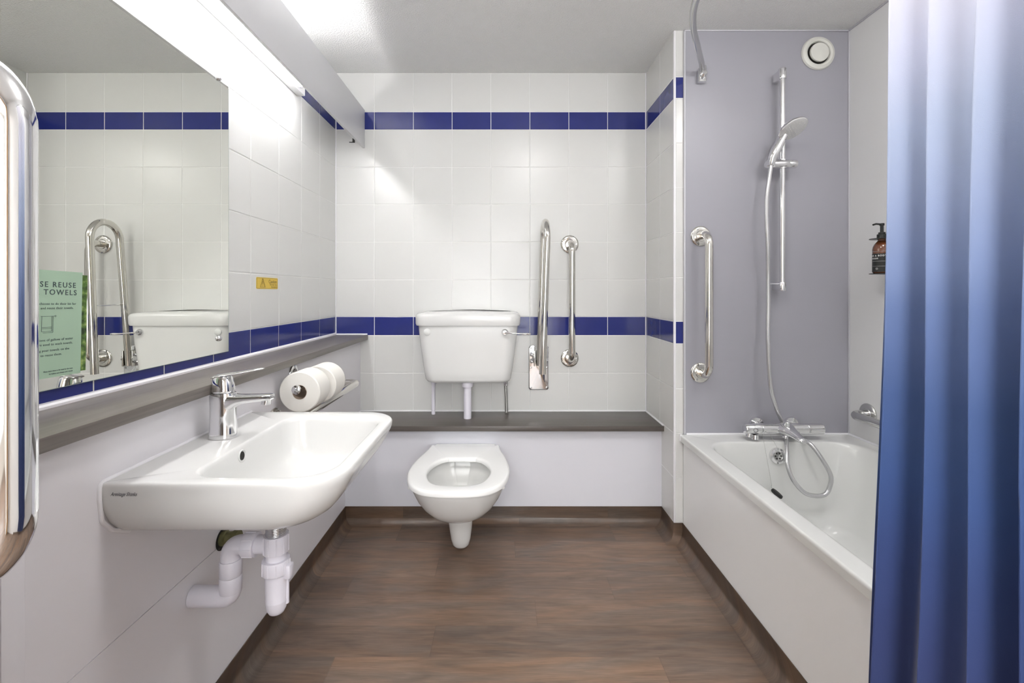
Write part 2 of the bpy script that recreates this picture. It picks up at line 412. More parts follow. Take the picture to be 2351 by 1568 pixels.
for a_, b_ in (((-.85, -2.299, .25), (-.80, -2.27, 2.25)), ((1.40, -2.299, .25), (1.45, -2.27, 2.25)), ((-.80, -2.299, .25), (1.40, -2.27, .30)), ((-.80, -2.299, 2.20), (1.40, -2.27, 2.25)), ((.28, -2.299, .3), (.32, -2.275, 2.2))): ms.box(a_, b_, .004)
ms.build('fill_window_frame', 'paint', wn_)
# ceiling coving beads and corner beads
ms = Mesh()
ms.box((.783, YA-.009, ZC-.006), (XBR, YA-.004, ZC), .002); ms.box((XBR-.006, .3, ZC-.006), (XBR, YA-.004, ZC), .002)
ms.box((XBR-.006, YA-.010, .457), (XBR, YA-.004, ZC-.006), .0025)
ms.box((.7795, YA-.011, .457), (.7875, YA-.003, ZC-.006), .003)
struct(ms.build('trim_2', 'bead'))
ms = Mesh(); ms.box((XR-.0025, YA-.0025, SK), (XR+.007, YA+.007, ZC), .0025)
ms.box((XL+.001, YB-.006, .86), (XL+.007, YB-.001, ZC), .002)
ms.box((XR-.007, YB-.006, .46), (XR-.001, YB-.001, ZC), .002)
struct(ms.build('trim_3', 'sealant'))

# pipe boxing
ms = Mesh(); ms.box((XL, YN, .414), (XP, YB-.001, H-.2442)); ms.box((XL, YN, 0), (XP, YB-.001, .4115)); ms.box((XL, YN, .40), (XP-.002, YB-.001, .42))
struct(ms.build('wall_left_boxing', 'panel_left', smooth=0))
struct(Mesh().box((XP, YP, 0), (XR-.001, YB, .432)).build('wall_back_boxing', 'panel_back', smooth=0))
# narrow cover strip with pencil scribble near the camera
o = struct(Mesh().box((XP, .668, SK), (XP+.004, .702, .82), .0015).build('trim_4', 'panel_left'))
ms = Mesh()
for (y, z, dy, dz) in ((.682, .365, .006, .012), (.685, .335, -.004, .010), (.683, .300, .007, .003), (.684, .292, .0, .014)):
    ms.tube([(XP+.0042, y, z), (XP+.0042, y+dy*.5, z+dz*.8), (XP+.0042, y+dy, z+dz)], .0004, 6)
ms.build('pencil_mark', 'pencil', o)

# coved vinyl skirting
cove = [(.0015, SK), (.0035, SK), (.0045, .045)]
for i in range(9):
    a = PI/2*i/8; R = .040; cove.append((.0045+R-R*math.cos(a), .0415-R*math.sin(a)))
cove.append((.0485, .0005)); cove.append((.0015, .0005))
path = [V(XP, YN), V(XP, YP), V(XR, YP), V(XR, YA), V(.779, YA), V(.779, YN)]
def off(i, d):
    p = path[i]
    def nr(a, b): e = (b-a).normalized(); return V(e.y, -e.x)
    if i == 0: return p+nr(path[0], path[1])*d
    if i == len(path)-1: return p+nr(path[-2], path[-1])*d
    n0 = nr(path[i-1], path[i]); n1 = nr(path[i], path[i+1]); s = n0+n1
    return p+s*(d/(s.dot(n0)))
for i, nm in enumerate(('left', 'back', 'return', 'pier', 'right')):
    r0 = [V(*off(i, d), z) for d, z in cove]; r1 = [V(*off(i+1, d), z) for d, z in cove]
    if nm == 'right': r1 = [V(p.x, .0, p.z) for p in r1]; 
    struct(Mesh().loft([r0, r1]).build('baseboard_'+nm, 'vinyl_shaded', smooth=50))

# ledges
o = Mesh().box((XL, YN, H-.2440), (-.693, YB-.0015, H-.219), .003).build('ledge', 'ledge_y'); tag(o, 'long grey-brown wood-effect ledge running under the mirror on the left', 'shelf')
ms = Mesh(); ms.tube([(XL+.001, YN, H-.2165), (XL+.001, YB-.004, H-.2165)], .0085, 10); ms.tube([(XL+.002, YB-.003, H-.218), (-.697, YB-.003, H-.218)], .006, 10)
ms.build('sealant_bead', 'sealant', o)
b = Mesh().box((XP+.0005, 2.104, .432), (XR-.0005, YB-.0015, .457), .003).build('ledge', 'ledge_x'); tag(b, 'dark brown wood-effect ledge below the cistern, behind the toilet', 'shelf')
ms = Mesh(); ms.tube([(XP+.002, YB-.003, .458), (XR-.002, YB-.003, .458)], .004, 10); ms.tube([(XR-.003, 2.11, .458), (XR-.003, YB-.003, .458)], .004, 10)
ms.tube([(XP+.003, 2.11, .458), (XP+.003, YB-.003, .458)], .004, 10)
ms.build('sealant_bead', 'sealant', b)

# ------------------------------------------------------------------ open door with pull rail beside the camera
d = Mesh().box((-.503, YN+.03, .008), (-.463, .405, 2.02), .002).build('door_1', 'door', smooth=0); struct(d)
def flange(ms, c, n, r=.040, h=.010):
    ms.lathe([(.001, 0), (r*.98, 0), (r, .002), (r, h*.5), (r*.93, h*.85), (r*.8, h), (r*.55, h), (r*.50, h*1.3), (.001, h*1.3)], c, n, 40)
def grab_rail(name, label, a, b, n, so, tr=.0165, fr=.043, br=.045, met='steel', cat='grab rail', screws=3, bow=0):
    a, b, n = Vector(a), Vector(b), Vector(n); e = (b-a).normalized()
    t = thing(name, label, cat, a)
    ms = Mesh(); ms.tube(fillet([a+n*.002, a+n*so, b+n*so, b+n*.002], br, 12), tr, 28); ms.build('rail', met, t)
    for p in (a, b):
        ms = Mesh(); flange(ms, p, n, fr); f = ms.build('flange', met, t)
        perp = n.cross(e)
        for q in range(screws):
            an = 2*PI*q/screws+.5; c = p+e*(fr*.74*math.cos(an))+perp*(fr*.74*math.sin(an))+n*.008
            Mesh().lathe([(.001, 0), (.0038, 0), (.0036, .002), (.001, .0026)], c, n, 12).build('screw', 'satin', f)
    return t
grab_rail('grab_rail', 'polished chrome pull rail on the open door at the left edge, nearest the camera', (-.463, .36, H-.224), (-.463, .36, H+.180), (1, 0, 0), .075, .0175, .040, .0505, 'chrome')

# ------------------------------------------------------------------ mirror
my1 = 1.435; mz0, mz1 = H-.1835, 1.762; my0 = .22
mir = thing('wall_mirror', 'large frameless rectangular mirror on the left wall above the ledge', 'mirror', (XL+.003, (my0+my1)/2, mz0))
Mesh().box((XL+.002, my0, mz0), (XL+.0065, my1, mz1)).build('mirror_glass', 'mirror', mir, smooth=0)
ms = Mesh(); ms.box((XL+.0018, my1, mz0), (XL+.0066, my1+.0012, mz1)); ms.box((XL+.0018, my0, mz0-.0012), (XL+.0066, my1, mz0)); ms.box((XL+.0018, my0, mz1), (XL+.0066, my1, mz1+.0012))
ms.build('glass_edge', 'glass_edge', mir, smooth=0)
for (y, z) in ((1.385, H+.645), (1.385, H-.139), (.28, H+.645), (.28, H-.139)):
    Mesh().lathe([(.001, 0), (.0085, 0), (.0085, .003), (.007, .006), (.004, .0078), (.001, .008)], (XL+.0066, y, z), (1, 0, 0), 20).build('screw', 'chrome', mir)

# towel card stuck on the mirror
cx = XL+.0072
card = thing('towel_card', 'pale green towel reuse notice with leaf photo edge, stuck to the mirror', 'notice', (cx, .86, H-.165))
ang = math.radians(-1.4); org = V(cx, .930, H-.163)
def cp(u, v, d=0.):   # u towards the far edge, v up, from the far bottom corner of the green field
    return org+V(d, u*math.cos(ang)+v*math.sin(-ang)*1, -u*math.sin(-ang)*1+v*math.cos(ang))
ur = (cp(1, 0)-org); uu = (cp(0, 1)-org)
def cbox(ms, u0, u1, v0, v1, d0, d1):
    vs = [cp(u, v, d_) for d_ in (d0, d1) for (u, v) in ((u0, v0), (u1, v0), (u1, v1), (u0, v1))]
    ms.add(vs, [(0, 1, 2, 3), (4, 5, 6, 7), (0, 1, 5, 4), (1, 2, 6, 5), (2, 3, 7, 6), (3, 0, 4, 7)])
ms = Mesh(); cbox(ms, -.145, 0, 0, .203, 0, .0008); ms.build('green_field', 'card_green', card, smooth=0)
ms = Mesh(); cbox(ms, 0, .0115, .004, .198, 0, .0007); ms.build('leaf_photo', 'leaf', card, smooth=0)['label'] = 'photo of green leaves'
def ctext(body, u, v, size, align='RIGHT', **kw):
    return text('lettering', body, size, cp(u, v, .0009), ur, uu, 'ink', card, align, **kw)
ctext('PLEASE REUSE', -.0140, .1715, .0144, bold=.0001, space=1.28)
ctext('YOUR TOWELS', -.0120, .1570, .0144, bold=.0001, space=1.28)
ctext('Many guests choose to do their bit for', -.013, .1377, .0064, space=1.08)
ctext('the planet and reuse their towels.', -.018, .1295, .0064, space=1.08)
ctext('Each year millions of gallons of water', -.018, .0695, .0064, space=1.08)
ctext('are used to wash towels.', -.018, .0610, .0064, space=1.08)
ctext('Hang your towels on the', -.025, .0500, .0064, space=1.08)
ctext('rail to reuse them.', -.040, .0410, .0064, space=1.08)
ctext('Please leave them in the bath for the team', -.017, .0113, .0034)
ctext('to replace and change your towels', -.017, .0060, .0034)
ms = Mesh()
def cl(a, b, r=.00028): ms.tube([cp(-.056+(a[0]+.050)*.74, a[1]+.0278, .0011), cp(-.056+(b[0]+.050)*.74, b[1]+.0278, .0011)], r, 6)
cl((-.086, .0885), (-.050, .0885)); cl((-.0835, .0885), (-.0835, .060)); cl((-.0575, .0885), (-.0575, .060)); cl((-.0835, .0600), (-.0575, .0600))
cl((-.0835, .0655), (-.0575, .0655)); cl((-.0835, .0680), (-.0575, .0680)); cl((-.0545, .0885), (-.0545, .0575)); cl((-.0545, .0575), (-.080, .0575))
ms.tube([cp(-.055+.0014*math.cos(q*PI/6), .1163+.0014*math.sin(q*PI/6), .0011) for q in range(12)], .00025, 6, closed=True)
ms.build('towel_drawing', 'ink', card)

# caution sticker
st = thing('caution_sticker', 'small yellow caution sticker with warning triangle on the left tiled wall', 'sticker', (XL+.002, 1.68, H+.03))
rs = rrect(1.606, 1.758, .012, .0535, .005, 0, 5, 2)
ms = Mesh(); ms.loft([[V(XL+.0014, p.x, H+p.y) for p in rs], [V(XL+.0022, p.x, H+p.y) for p in rs]]); ms.build('sticker_base', 'yellow', st, smooth=0)
ms = Mesh(); rb = [V(XL+.0023, p.x, H+p.y) for p in rrect(1.609, 1.755, .0145, .051, .004, 0, 5, 2)]
ms.tube(rb, .0004, 6, closed=True)
tri = [V(XL+.0024, 1.648, H+.049), V(XL+.0024, 1.632, H+.0185), V(XL+.0024, 1.664, H+.0185)]
ms.tube(tri, .0011, 6, closed=True); ms.tube([tri[0]*1+V(0, 0, -.009), V(XL+.0024, 1.648, H+.0275)], .0009, 6); ms.lathe([(.0001, 0), (.0013, 0), (.0013, .0006), (.0001, .0006)], (XL+.0022, 1.648, H+.023), (1, 0, 0), 10)
ms.build('warning_triangle', 'ink_brown', st)
kw = dict(depth=.0001)
text('lettering', 'Caution', .0185, (XL+.0023, 1.750, H+.0335), (0, 1, 0), (0, 0, 1), 'ink_brown', st, 'RIGHT', bold=.0001, **kw)
text('lettering', 'This water may', .0085, (XL+.0023, 1.750, H+.0255), (0, 1, 0), (0, 0, 1), 'ink_brown', st, 'RIGHT', **kw)
text('lettering', 'be very hot', .0085, (XL+.0023, 1.750, H+.0175), (0, 1, 0), (0, 0, 1), 'ink_brown', st, 'RIGHT', bold=.0001, **kw)

# ------------------------------------------------------------------ fluorescent light and pelmet
px = -.710
pel = thing('light_pelmet', 'white pelmet board hanging along the top left, hiding the strip light', 'light pelmet', (px, 1.2, H+.742))
Mesh().box((px-.012, YN, H+.742), (px, YB-.003, H+.938), .0015).build('board', 'pelmet', pel)
for y in (2.30, 1.2, .1):
    ms = Mesh(); ms.box((XL+.001, y-.012, H+.90), (px-.012, y+.012, H+.904)); ms.build('bracket', 'paint', pel)
ms = Mesh(); ms.box((px-.024, 2.245, H+.732), (px-.013, 2.249, H+.752)); ms.box((px-.040, 2.245, H+.732), (px-.013, 2.249, H+.735)); ms.build('bracket_clip', 'dark', pel)
lt = thing('strip_light', 'bright fluorescent tube fitting on the left wall above the mirror', 'light', (XL+.02, 1.2, H+.86))
Mesh().box((XL+.001, .55, H+.822), (XL+.034, 1.93, H+.872), .004).build('housing', 'paint', lt)
tx, tz = -.8126, H+.839
Mesh().tube([(tx, .645, tz), (tx, 1.845, tz)], .013, 24).build('tube', 'tube', lt)
for y0, y1 in ((.62, .648), (1.845, 1.860)):
    f = Mesh().lathe([(.001, 0), (.0145, 0), (.0150, .001), (.0150, y1-y0-.001), (.0145, y1-y0), (.001, y1-y0)], (tx, y0, tz), (0, 1, 0), 24)
    f.box((XL+.03, y0+.002, tz-.008), (tx-.005, y1-.002, tz+.008), .002)
    f.build('lamp_holder', 'plastic', lt)

# ------------------------------------------------------------------ added fill lights, all out of view: overhead domes and a hallway panel
def dome_fill_light(x, y, label):  # unseen dome added to lift the room and ceiling
    t = thing('ceiling_fill_light', label, 'light', (x, y, ZC), 'round added fill lights')
    Mesh().lathe([(.001, 0), (.145, 0), (.147, -.012), (.140, -.02), (.001, -.02)], (x, y, ZC), (0, 0, 1), 48).build('base', 'paint', t)
    Mesh().lathe([(.001, -.02), (.135, -.02), (.150, -.045), (.152, -.075), (.140, -.105), (.10, -.125), (.05, -.133), (.001, -.135)], (x, y, ZC), (0, 0, 1), 48).build('diffuser', 'dome', t)
dome_fill_light(.22, .80, 'round white fill light added above the middle of the room')
dome_fill_light(1.14, .85, 'round white fill light added above the bathtub')
hl = thing('ceiling_fill_light', 'square fill light added in the unseen hallway behind the doorway', 'light', (.0, -1.3, 2.4))  # hallway panel added as fill through the doorway
Mesh().box((-.32, -1.62, 2.385), (.32, -.98, 2.4), .004).build('base', 'paint', hl)
Mesh().box((-.30, -1.60, 2.375), (.30, -1.0, 2.386), .003).build('diffuser', 'hall_fill', hl)

# ------------------------------------------------------------------ wash basin
ZT = H-.348
bas = thing('wash_basin', 'white ceramic wall-hung wash basin on the left wall', 'basin', (XP, 1.09, ZT))
def out(df, ds, z, rf=.095):
    return rrect(XP+.0005, -.302-df, .836+ds, 1.342-ds, [.003, max(rf-ds*.2, .02), max(rf-ds*.2, .02), .003], z, 12, 10)
prof = [(.0065, .005, .0), (.003, .0018, -.001), (.0008, .0005, -.0035), (0, 0, -.007), (.0005, 0, -.014), (.004, .001, -.024), (.010, .002, -.036), (.016, .004, -.048), (.025, .009, -.062), (.036, .017, -.078), (.050, .030, -.094), (.068, .046, -.108), (.095, .070, -.121), (.135, .110, -.132), (.18, .16, -.138)]
rings = []
for df, ds, dz in reversed(prof):
    r = out(df, ds, ZT+dz)
    if -.070 < dz < -.012:                     # towel groove along the front edge
        for p in r:
            if p.x > -.345: p.x -= .011*math.exp(-((p.y-1.12)/.10)**4)*math.exp(-((dz+.040)/.014)**2)
    rings.append(r)
def inn(d, z, r=.075): return rrect(-.600+d*.8, -.330-d, .866+d, 1.292-d, [max(r-.02-d*.1, .02), r, r, max(r-.02-d*.1, .02)], z, 12, 10)
i0 = inn(0, ZT)
for d_, dz in ((-.004, -.0004), (0, -.0016), (.0035, -.005), (.006, -.011), (.010, -.030), (.016, -.055), (.024, -.080), (.036, -.100), (.055, -.113)):
    rings.append(inn(d_, ZT+dz))
last = rings[-1]; drx, dry = -.500, 1.085
n_ = len(last)
circ = []
for p in last:
    a = math.atan2((p.y-dry)/.16, (p.x-drx)/.10); circ.append(V(drx+.024*math.cos(a), dry+.024*math.sin(a), ZT-.136))
for t_, in ((.25,), (.5,), (.75,), (1.,)):
    rr = lerp_ring(last, circ, t_); z = ZT-.113-.023*(1-(1-t_)**1.8); rings.append(zset(rr, z))
ms = Mesh(); ms.loft(rings, True, False)
# overflow recess and hollow bowl floor below drain
ms.lathe([(.024, 0), (.024, -.022), (.001, -.022)][::-1], (drx, dry, ZT-.136), (0, 0, 1), 24)
ms.build('bowl', 'ceramic', bas, smooth=60)
# round swell under the bowl
ms = Mesh(); R_ = []
for i in range(10):
    a = PI/2*i/9; R_.append(zset(rrect(drx-.035-.07*math.cos(a)-.005, drx-.035+.07*math.cos(a)+.005, dry-.08*math.cos(a)-.005, dry+.08*math.cos(a)+.005, max(.07*math.cos(a), .004), 0, 10, 4), ZT-.13-.040*math.sin(a)))
ms.loft(R_, True, True).build('bowl_underside', 'ceramic', bas, smooth=60)
Mesh().lathe([(.001, 0), (.027, 0), (.028, .003), (.024, .005), (.020, .003), (.001, .002)], (drx, dry, ZT-.137), (0, 0, 1), 28).build('drain', 'chrome', bas)
on = V(1, 0, .10).normalized()
ov = V(-.5925, 1.045, H-.372)
ms = Mesh(); ms.lathe([(.0085, -.004), (.0105, .0005), (.0125, .0022), (.0145, .0010), (.0145, -.006), (.0085, -.006)], ov, on, 28); ms.build('overflow_ring', 'ceramic', bas)
Mesh().lathe([(.001, -.002), (.0095, -.002), (.0095, .0004), (.001, .0004)], ov, on, 24).build('overflow_hole', 'dark', bas)
ms = Mesh()
sp = [(XP+.003, .832, ZT-.03), (XP+.003, .831, ZT+.002), (XP+.003, .845, ZT+.006), (XP+.003, 1.09, ZT+.006), (XP+.003, 1.34, ZT+.006), (XP+.003, 1.345, ZT-.02)]
ms.tube(fillet([(XP+.001, .900, ZT-.120), (XP+.001, .862, ZT-.098), (XP+.001, .839, ZT-.070), (XP+.001, .834, ZT-.03), (XP+.001, .834, ZT+.001), (XP+.001, 1.344, ZT+.001), (XP+.001, 1.344, ZT-.06)], .010, 5), .0040, 10)
ms.build('sealant_bead', 'sealant', bas)
text('maker_mark', 'Armitage Shanks', .0098, (-.713, .8355, H-.3705), (1, 0, 0), (0, 0, 1), 'ink_grey', bas, 'LEFT', shear=.45, xs=.72)

# basin mixer tap
TX, TY = -.672, 1.105
tap = thing('mixer_tap', 'chrome single-lever mixer tap on the wash basin', 'tap', (TX, TY, ZT))
def ell(cx_, cy_, a, b_, z, n=40, dx=0): return [V(cx_+dx+a*math.cos(2*PI*q/n), cy_+b_*math.sin(2*PI*q/n), z) for q in range(n)]
ms = Mesh()
ms.loft([ell(TX, TY, .0325, .026, ZT+.0005), ell(TX, TY, .0335, .027, ZT+.003), ell(TX, TY, .031, .025, ZT+.012), ell(TX, TY, .0295, .024, ZT+.05), ell(TX, TY, .030, .0245, ZT+.085), ell(TX, TY, .031, .0245, ZT+.100), ell(TX, TY, .029, .023, ZT+.107), ell(TX, TY, .020, .016, ZT+.109)])
ms.build('body', 'chrome', tap, smooth=50)
ms = Mesh()
S = []
for (x, zc, hy, hz) in ((TX+.002, .080, .022, .026), (TX+.026, .086, .0205, .018), (TX+.038, .090, .019, .0125), (TX+.055, .0925, .0175, .010), (TX+.085, .0945, .016, .0085), (TX+.108, .096, .0155, .0080), (TX+.118, .097, .013, .0065), (TX+.120, .097, .006, .003)):
    S.append([V(x, TY+hy*math.copysign(abs(math.cos(2*PI*q/24))**.6, math.cos(2*PI*q/24)), ZT+zc+hz*math.copysign(abs(math.sin(2*PI*q/24))**.6, math.sin(2*PI*q/24))) for q in range(24)])
ms.loft(S).build('spout', 'chrome', tap, smooth=50)
Mesh().lathe([(.001, 0), (.0115, 0), (.0115, .012), (.001, .012)], (TX+.103, TY, ZT+.080), (.12, 0, 1), 24).build('aerator', 'chrome', tap)
ms = Mesh(); ms.loft([ell(TX, TY, .024, .0215, ZT+.108), ell(TX, TY, .0265, .0235, ZT+.111), ell(TX, TY, .0265, .0235, ZT+.114), ell(TX, TY, .0245, .022, ZT+.128), ell(TX, TY, .0215, .0195, ZT+.143, dx=-.001), ell(TX, TY, .018, .0165, ZT+.147, dx=-.001)])
lv = ms.build('lever_head', 'chrome', tap, smooth=40)
S = []
for (x, z, hy, hz) in ((TX-.022, .144, .014, .003), (TX-.012, .147, .0175, .004), (TX+.015, .151, .017, .0038), (TX+.045, .1565, .015, .0030), (TX+.075, .162, .012, .0025), (TX+.092, .1645, .009, .0022), (TX+.098, .1648, .004, .0012)):
    S.append([V(x, TY+hy*math.cos(2*PI*q/20), ZT+z+hz*math.sin(2*PI*q/20)) for q in range(20)])
Mesh().loft(S).build('lever', 'chrome', tap, smooth=60)

# waste trap under the basin
WX, WY = -.535, 1.085
tr = thing('waste_trap', 'white plastic bottle trap and waste pipe below the basin', 'pipe', (WX, WY, H-.7))
Mesh().lathe([(.001, 0), (.0225, 0), (.0225, .085), (.001, .085)], (WX, WY, H-.578), (0, 0, 1), 32).build('threaded_waste', 'thread', tr)
def fluted(ms, c, r, h, ax=(0, 0, 1), n=10):
    ms.lathe([(.001, 0), (r, 0), (r+.001, .002), (r+.001, h-.002), (r, h), (.001, h)], c, ax, 36)
    ax = Vector(ax).normalized(); a = ax.orthogonal().normalized(); b_ = ax.cross(a)
    for q in range(n):
        an = 2*PI*q/n; p = Vector(c)+a*(math.cos(an)*r)+b_*(math.sin(an)*r)+ax*.002
        ms.tube([p, p+ax*(h-.004)], .0024, 6)
ms = Mesh(); fluted(ms, (WX, WY, H-.612), .0270, .042); ms.build('nut', 'pvc', tr)
Mesh().lathe([(.001, 0), (.0225, 0), (.0225, .05), (.001, .05)], (WX, WY, H-.65), (0, 0, 1), 28).build('neck', 'pvc', tr)
ms = Mesh(); fluted(ms, (WX, WY, H-.660), .0300, .032); ms.box((WX+.020, WY-.012, H-.672), (WX+.038, WY+.012, H-.640), .004); ms.build('collar', 'pvc', tr)
Mesh().lathe([(.001, -.113), (.010, -.1125), (.017, -.108), (.0215, -.099), (.0235, -.086), (.0245, -.080), (.0245, -.078), (.0238, -.076), (.0250, -.02), (.0265, 0), (.001, 0)], (WX+.001, WY, H-.645), (0, 0, 1), 36).build('bottle', 'pvc', tr)
Mesh().tube([(WX+.023, WY+.004, H-.735), (WX+.023, WY+.004, H-.655)], .006, 12).build('strap_rib', 'pvc', tr)
EX = -.642
ms = Mesh(); fluted(ms, (WX-.073, WY, H-.595), .027, .028, (1, 0, 0), 8); ms.tube([(WX-.05, WY, H-.595), (WX, WY, H-.595)], .0205, 24); ms.build('side_nut', 'pvc', tr)
Mesh().tube(fillet([(WX-.07, WY, H-.595), (EX, WY, H-.595), (EX, WY, H-.645)], .024, 8), .0215, 28).build('elbow', 'pvc', tr)
ms = Mesh(); ms.lathe([(.001, 0), (.0235, 0), (.0242, .001), (.0242, .037), (.0235, .038), (.001, .038)], (EX, WY, H-.667), (0, 0, 1), 32); ms.build('pipe_socket', 'pvc', tr)
ms = Mesh(); ms.lathe([(.001, 0), (.0235, 0), (.0242, .001), (.0242, .036), (.0235, .037), (.001, .037)], (EX, WY, H-.7045), (0, 0, 1), 32); ms.build('pipe_socket', 'pvc', tr)
Mesh().tube(fillet([(XP+.001, WY, H-.7125-.005), (EX, WY, H-.7175), (EX, WY, H-.70)], .016, 8), .0232, 32).build('lower_elbow', 'pvc', tr)
Mesh().tube([(XP+.001, WY, H-.7175), (-.665, WY, H-.7175)], .0218, 28).build('outlet_pipe', 'pvc', tr)
# brass stub poking through a hole in the panel
bs = thing('brass_stub', 'old brass pipe fitting poking through a hole in the panel behind the trap', 'pipe', (XP, 1.185, H-.655))
Mesh().lathe([(.001, 0), (.027, 0), (.027, .0006), (.001, .0006)], (XP+.0004, 1.20, H-.645), (1, 0, 0), 28).build('hole', 'dark', bs)
ms = Mesh(); ms.lathe([(.001, 0), (.019, 0), (.019, .012), (.015, .014), (.015, .03), (.017, .032), (.017, .045), (.001, .045)], (XP+.0006, 1.20, H-.643), (1, 0, .12), 14); ms.build('fitting', 'brass', bs, smooth=20)

# ------------------------------------------------------------------ toilet rolls, holder, low grab rail
RX, RZ = -.650, H-.316
hd = thing('toilet_roll_holder', 'chrome toilet roll holder on the left panel under the ledge', 'toilet roll holder', (XP, 1.60, RZ))
ms = Mesh(); flange(ms, (XP, 1.60, RZ+.034), (1, 0, 0), .030, .009); ms.build('wall_plate', 'chrome', hd)
Mesh().tube(fillet([(XP+.004, 1.60, RZ+.034), (XP+.014, 1.60, RZ+.034), (XP+.014, 1.70, RZ+.012), (RX, 1.70, RZ+.012), (RX, 1.46, RZ+.012)], .008, 6), .005, 16).build('arm', 'chrome', hd)
ms = Mesh(); ms.lathe([(.001, 0), (.010, .001), (.0145, .004), (.015, .009), (.013, .012), (.001, .013)], (RX-.005, 1.452, RZ+.006), (0, 1, 0), 28); ms.lathe([(.001, -.003), (.006, -.002), (.008, .002), (.001, .004)], (RX-.005, 1.451, RZ+.006), (0, 1, 0), 16); ms.build('end_knob', 'chrome', hd)
def roll(label, y0, y1, r, dz, dx=0.):
    RX = -.650+dx
    t = thing('toilet_roll', label, 'toilet roll', (RX, y0, RZ+dz), 'toilet rolls on the holder')
    ri = .0235; L = y1-y0
    ms = Mesh(); prof_ = [(ri, 0), (r-.003, 0), (r, .003), (r, L-.003), (r-.003, L), (ri, L)]
    n = 56; c = V(RX, y0, RZ+dz)
    rr = [[c+V(a_*math.cos(2*PI*q/n), h, a_*math.sin(2*PI*q/n)) for q in range(n)] for a_, h in prof_]
    ms.loft(rr, loop=True).build('paper', 'paper', t, smooth=40)
    rr = [[c+V(a_*math.cos(2*PI*q/32), h, a_*math.sin(2*PI*q/32)) for q in range(32)] for a_, h in ((ri-.0002, .0005), (ri-.0002, L-.0005), (ri-.0015, L-.0005), (ri-.0015, .0005))]
    Mesh().loft(rr, loop=True).build('cardboard_core', 'card_core', t, smooth=40)
roll('white toilet roll nearest the basin, showing its open core', 1.470, 1.560, .0655, -.004)
roll('white toilet roll behind the front roll, at the far end of the holder', 1.588, 1.684, .0650, -.004, .009)
grab_rail('grab_rail', 'horizontal chrome grab rail low on the left panel below the toilet rolls', (XP, 1.47, H-.410), (XP, 2.085, H-.410), (1, 0, 0), .072, .0160, .040, .028)

# ------------------------------------------------------------------ toilet
TC = -.172
wc = thing('toilet', 'white wall-hung toilet with seat and no lid, below the back ledge', 'toilet', (TC, 1.87, 0))
ZS = H-.700
def egg(pts, z, n=6):
    L = [V(TC-x, y, z) for x, y in pts]; Rr = [V(TC+x, y, z) for x, y in reversed(pts)]
    L2 = L if pts[0][0] > 1e-6 else L
    P = L+Rr[1:]
    x0, y0 = pts[0]
    P = P+[V(TC+x0*f_, y0, z) for f_ in (.92, .3, -.3, -.92)]
    return spline(P, n, True)
seat_out = [(.155, 2.112), (.158, 2.09), (.165, 2.045), (.187, 1.94), (.198, 1.85), (.195, 1.77), (.172, 1.685), (.125, 1.630), (.065, 1.609), (0, 1.605)]
seat_in = [(.055, 1.945), (.060, 1.944), (.085, 1.925), (.108, 1.885), (.122, 1.83), (.120, 1.775), (.100, 1.715), (.070, 1.683), (.035, 1.672), (0, 1.669)]
def sc_pts(pts, d): # shrink towards the middle
    return [(max(x-d, 0) if x > 0 else 0, (y-d if y > 1.83 else y+d)) for x, y in pts]
rings = [egg(sc_pts(seat_out, .006), ZS-.020), egg(seat_out, ZS-.018), egg(seat_out, ZS-.006), egg(sc_pts(seat_out, .003), ZS-.0015), egg(sc_pts(seat_out, .009), ZS),
         egg(sc_pts(seat_in, -.010), ZS-.0005), egg(sc_pts(seat_in, -.004), ZS-.003), egg(seat_in, ZS-.009), egg(seat_in, ZS-.018), egg(sc_pts(seat_in, -.004), ZS-.020)]
sd = Mesh().loft(rings, loop=True).build('seat', 'seat', wc, smooth=50)
ms = Mesh()
for s_ in (-1, 1): ms.lathe([(.001, 0), (.013, 0), (.013, .006), (.011, .009), (.001, .010)], (TC+s_*.078, 2.117, ZS-.012), (0, 0, 1), 20)
ms.box((TC-.138, 2.100, ZS-.018), (TC+.138, 2.136, ZS-.003), .005); ms.build('hinge', 'seat', wc)
for s_ in (-1, 1): Mesh().box((TC+s_*.168-.012, 1.70, ZS-.030), (TC+s_*.168+.012, 1.725, ZS-.019), .004).build('seat_buffer', 'seat', wc)
def pan(w_, yf, wb, z, ymid=1.86):
    pts = [(wb, YP-.001), (wb, YP-.02), (wb+(w_-wb)*.25, 2.05), (wb+(w_-wb)*.8, 1.95), (w_, ymid), (w_*.985, ymid-.35*(ymid-yf)), (w_*.86, ymid-.67*(ymid-yf)), (w_*.62, ymid-.88*(ymid-yf)), (w_*.32, ymid-.975*(ymid-yf)), (0, yf)]
    return egg(pts, z)
rings = []
for z, w_, yf, wb in ((-.880, .030, 1.79, .02), (-.877, .055, 1.755, .04), (-.868, .084, 1.725, .06), (-.848, .116, 1.695, .085), (-.820, .143, 1.668, .105), (-.790, .163, 1.648, .125), (-.764, .175, 1.635, .14), (-.750, .181, 1.629, .148), (-.742, .183, 1.626, .150), (-.730, .186, 1.622, .152), (-.723, .185, 1.623, .152), (-.7215, .181, 1.627, .148)):
    rings.append(pan(w_, yf, wb, H+z))
def pin(w_, yf, yb, z):
    ym = (yf+yb)/2; a = (yb-yf)/2
    pts = []
    for q in range(10):
        th = PI*q/9; pts.append((w_*math.sin(th*.92+.08*PI*(1-q/9)) if q < 9 else 0, ym+a*math.cos(th)))
    return egg(pts, z)
for z, w_, yf, yb in ((-.7215, .142, 1.655, 1.98), (-.728, .136, 1.662, 1.972), (-.750, .138, 1.662, 1.975), (-.765, .128, 1.675, 1.965), (-.80, .105, 1.71, 1.96), (-.83, .075, 1.76, 1.95), (-.850, .045, 1.81, 1.93)):
    rings.append(pin(w_, yf, yb, H+z))
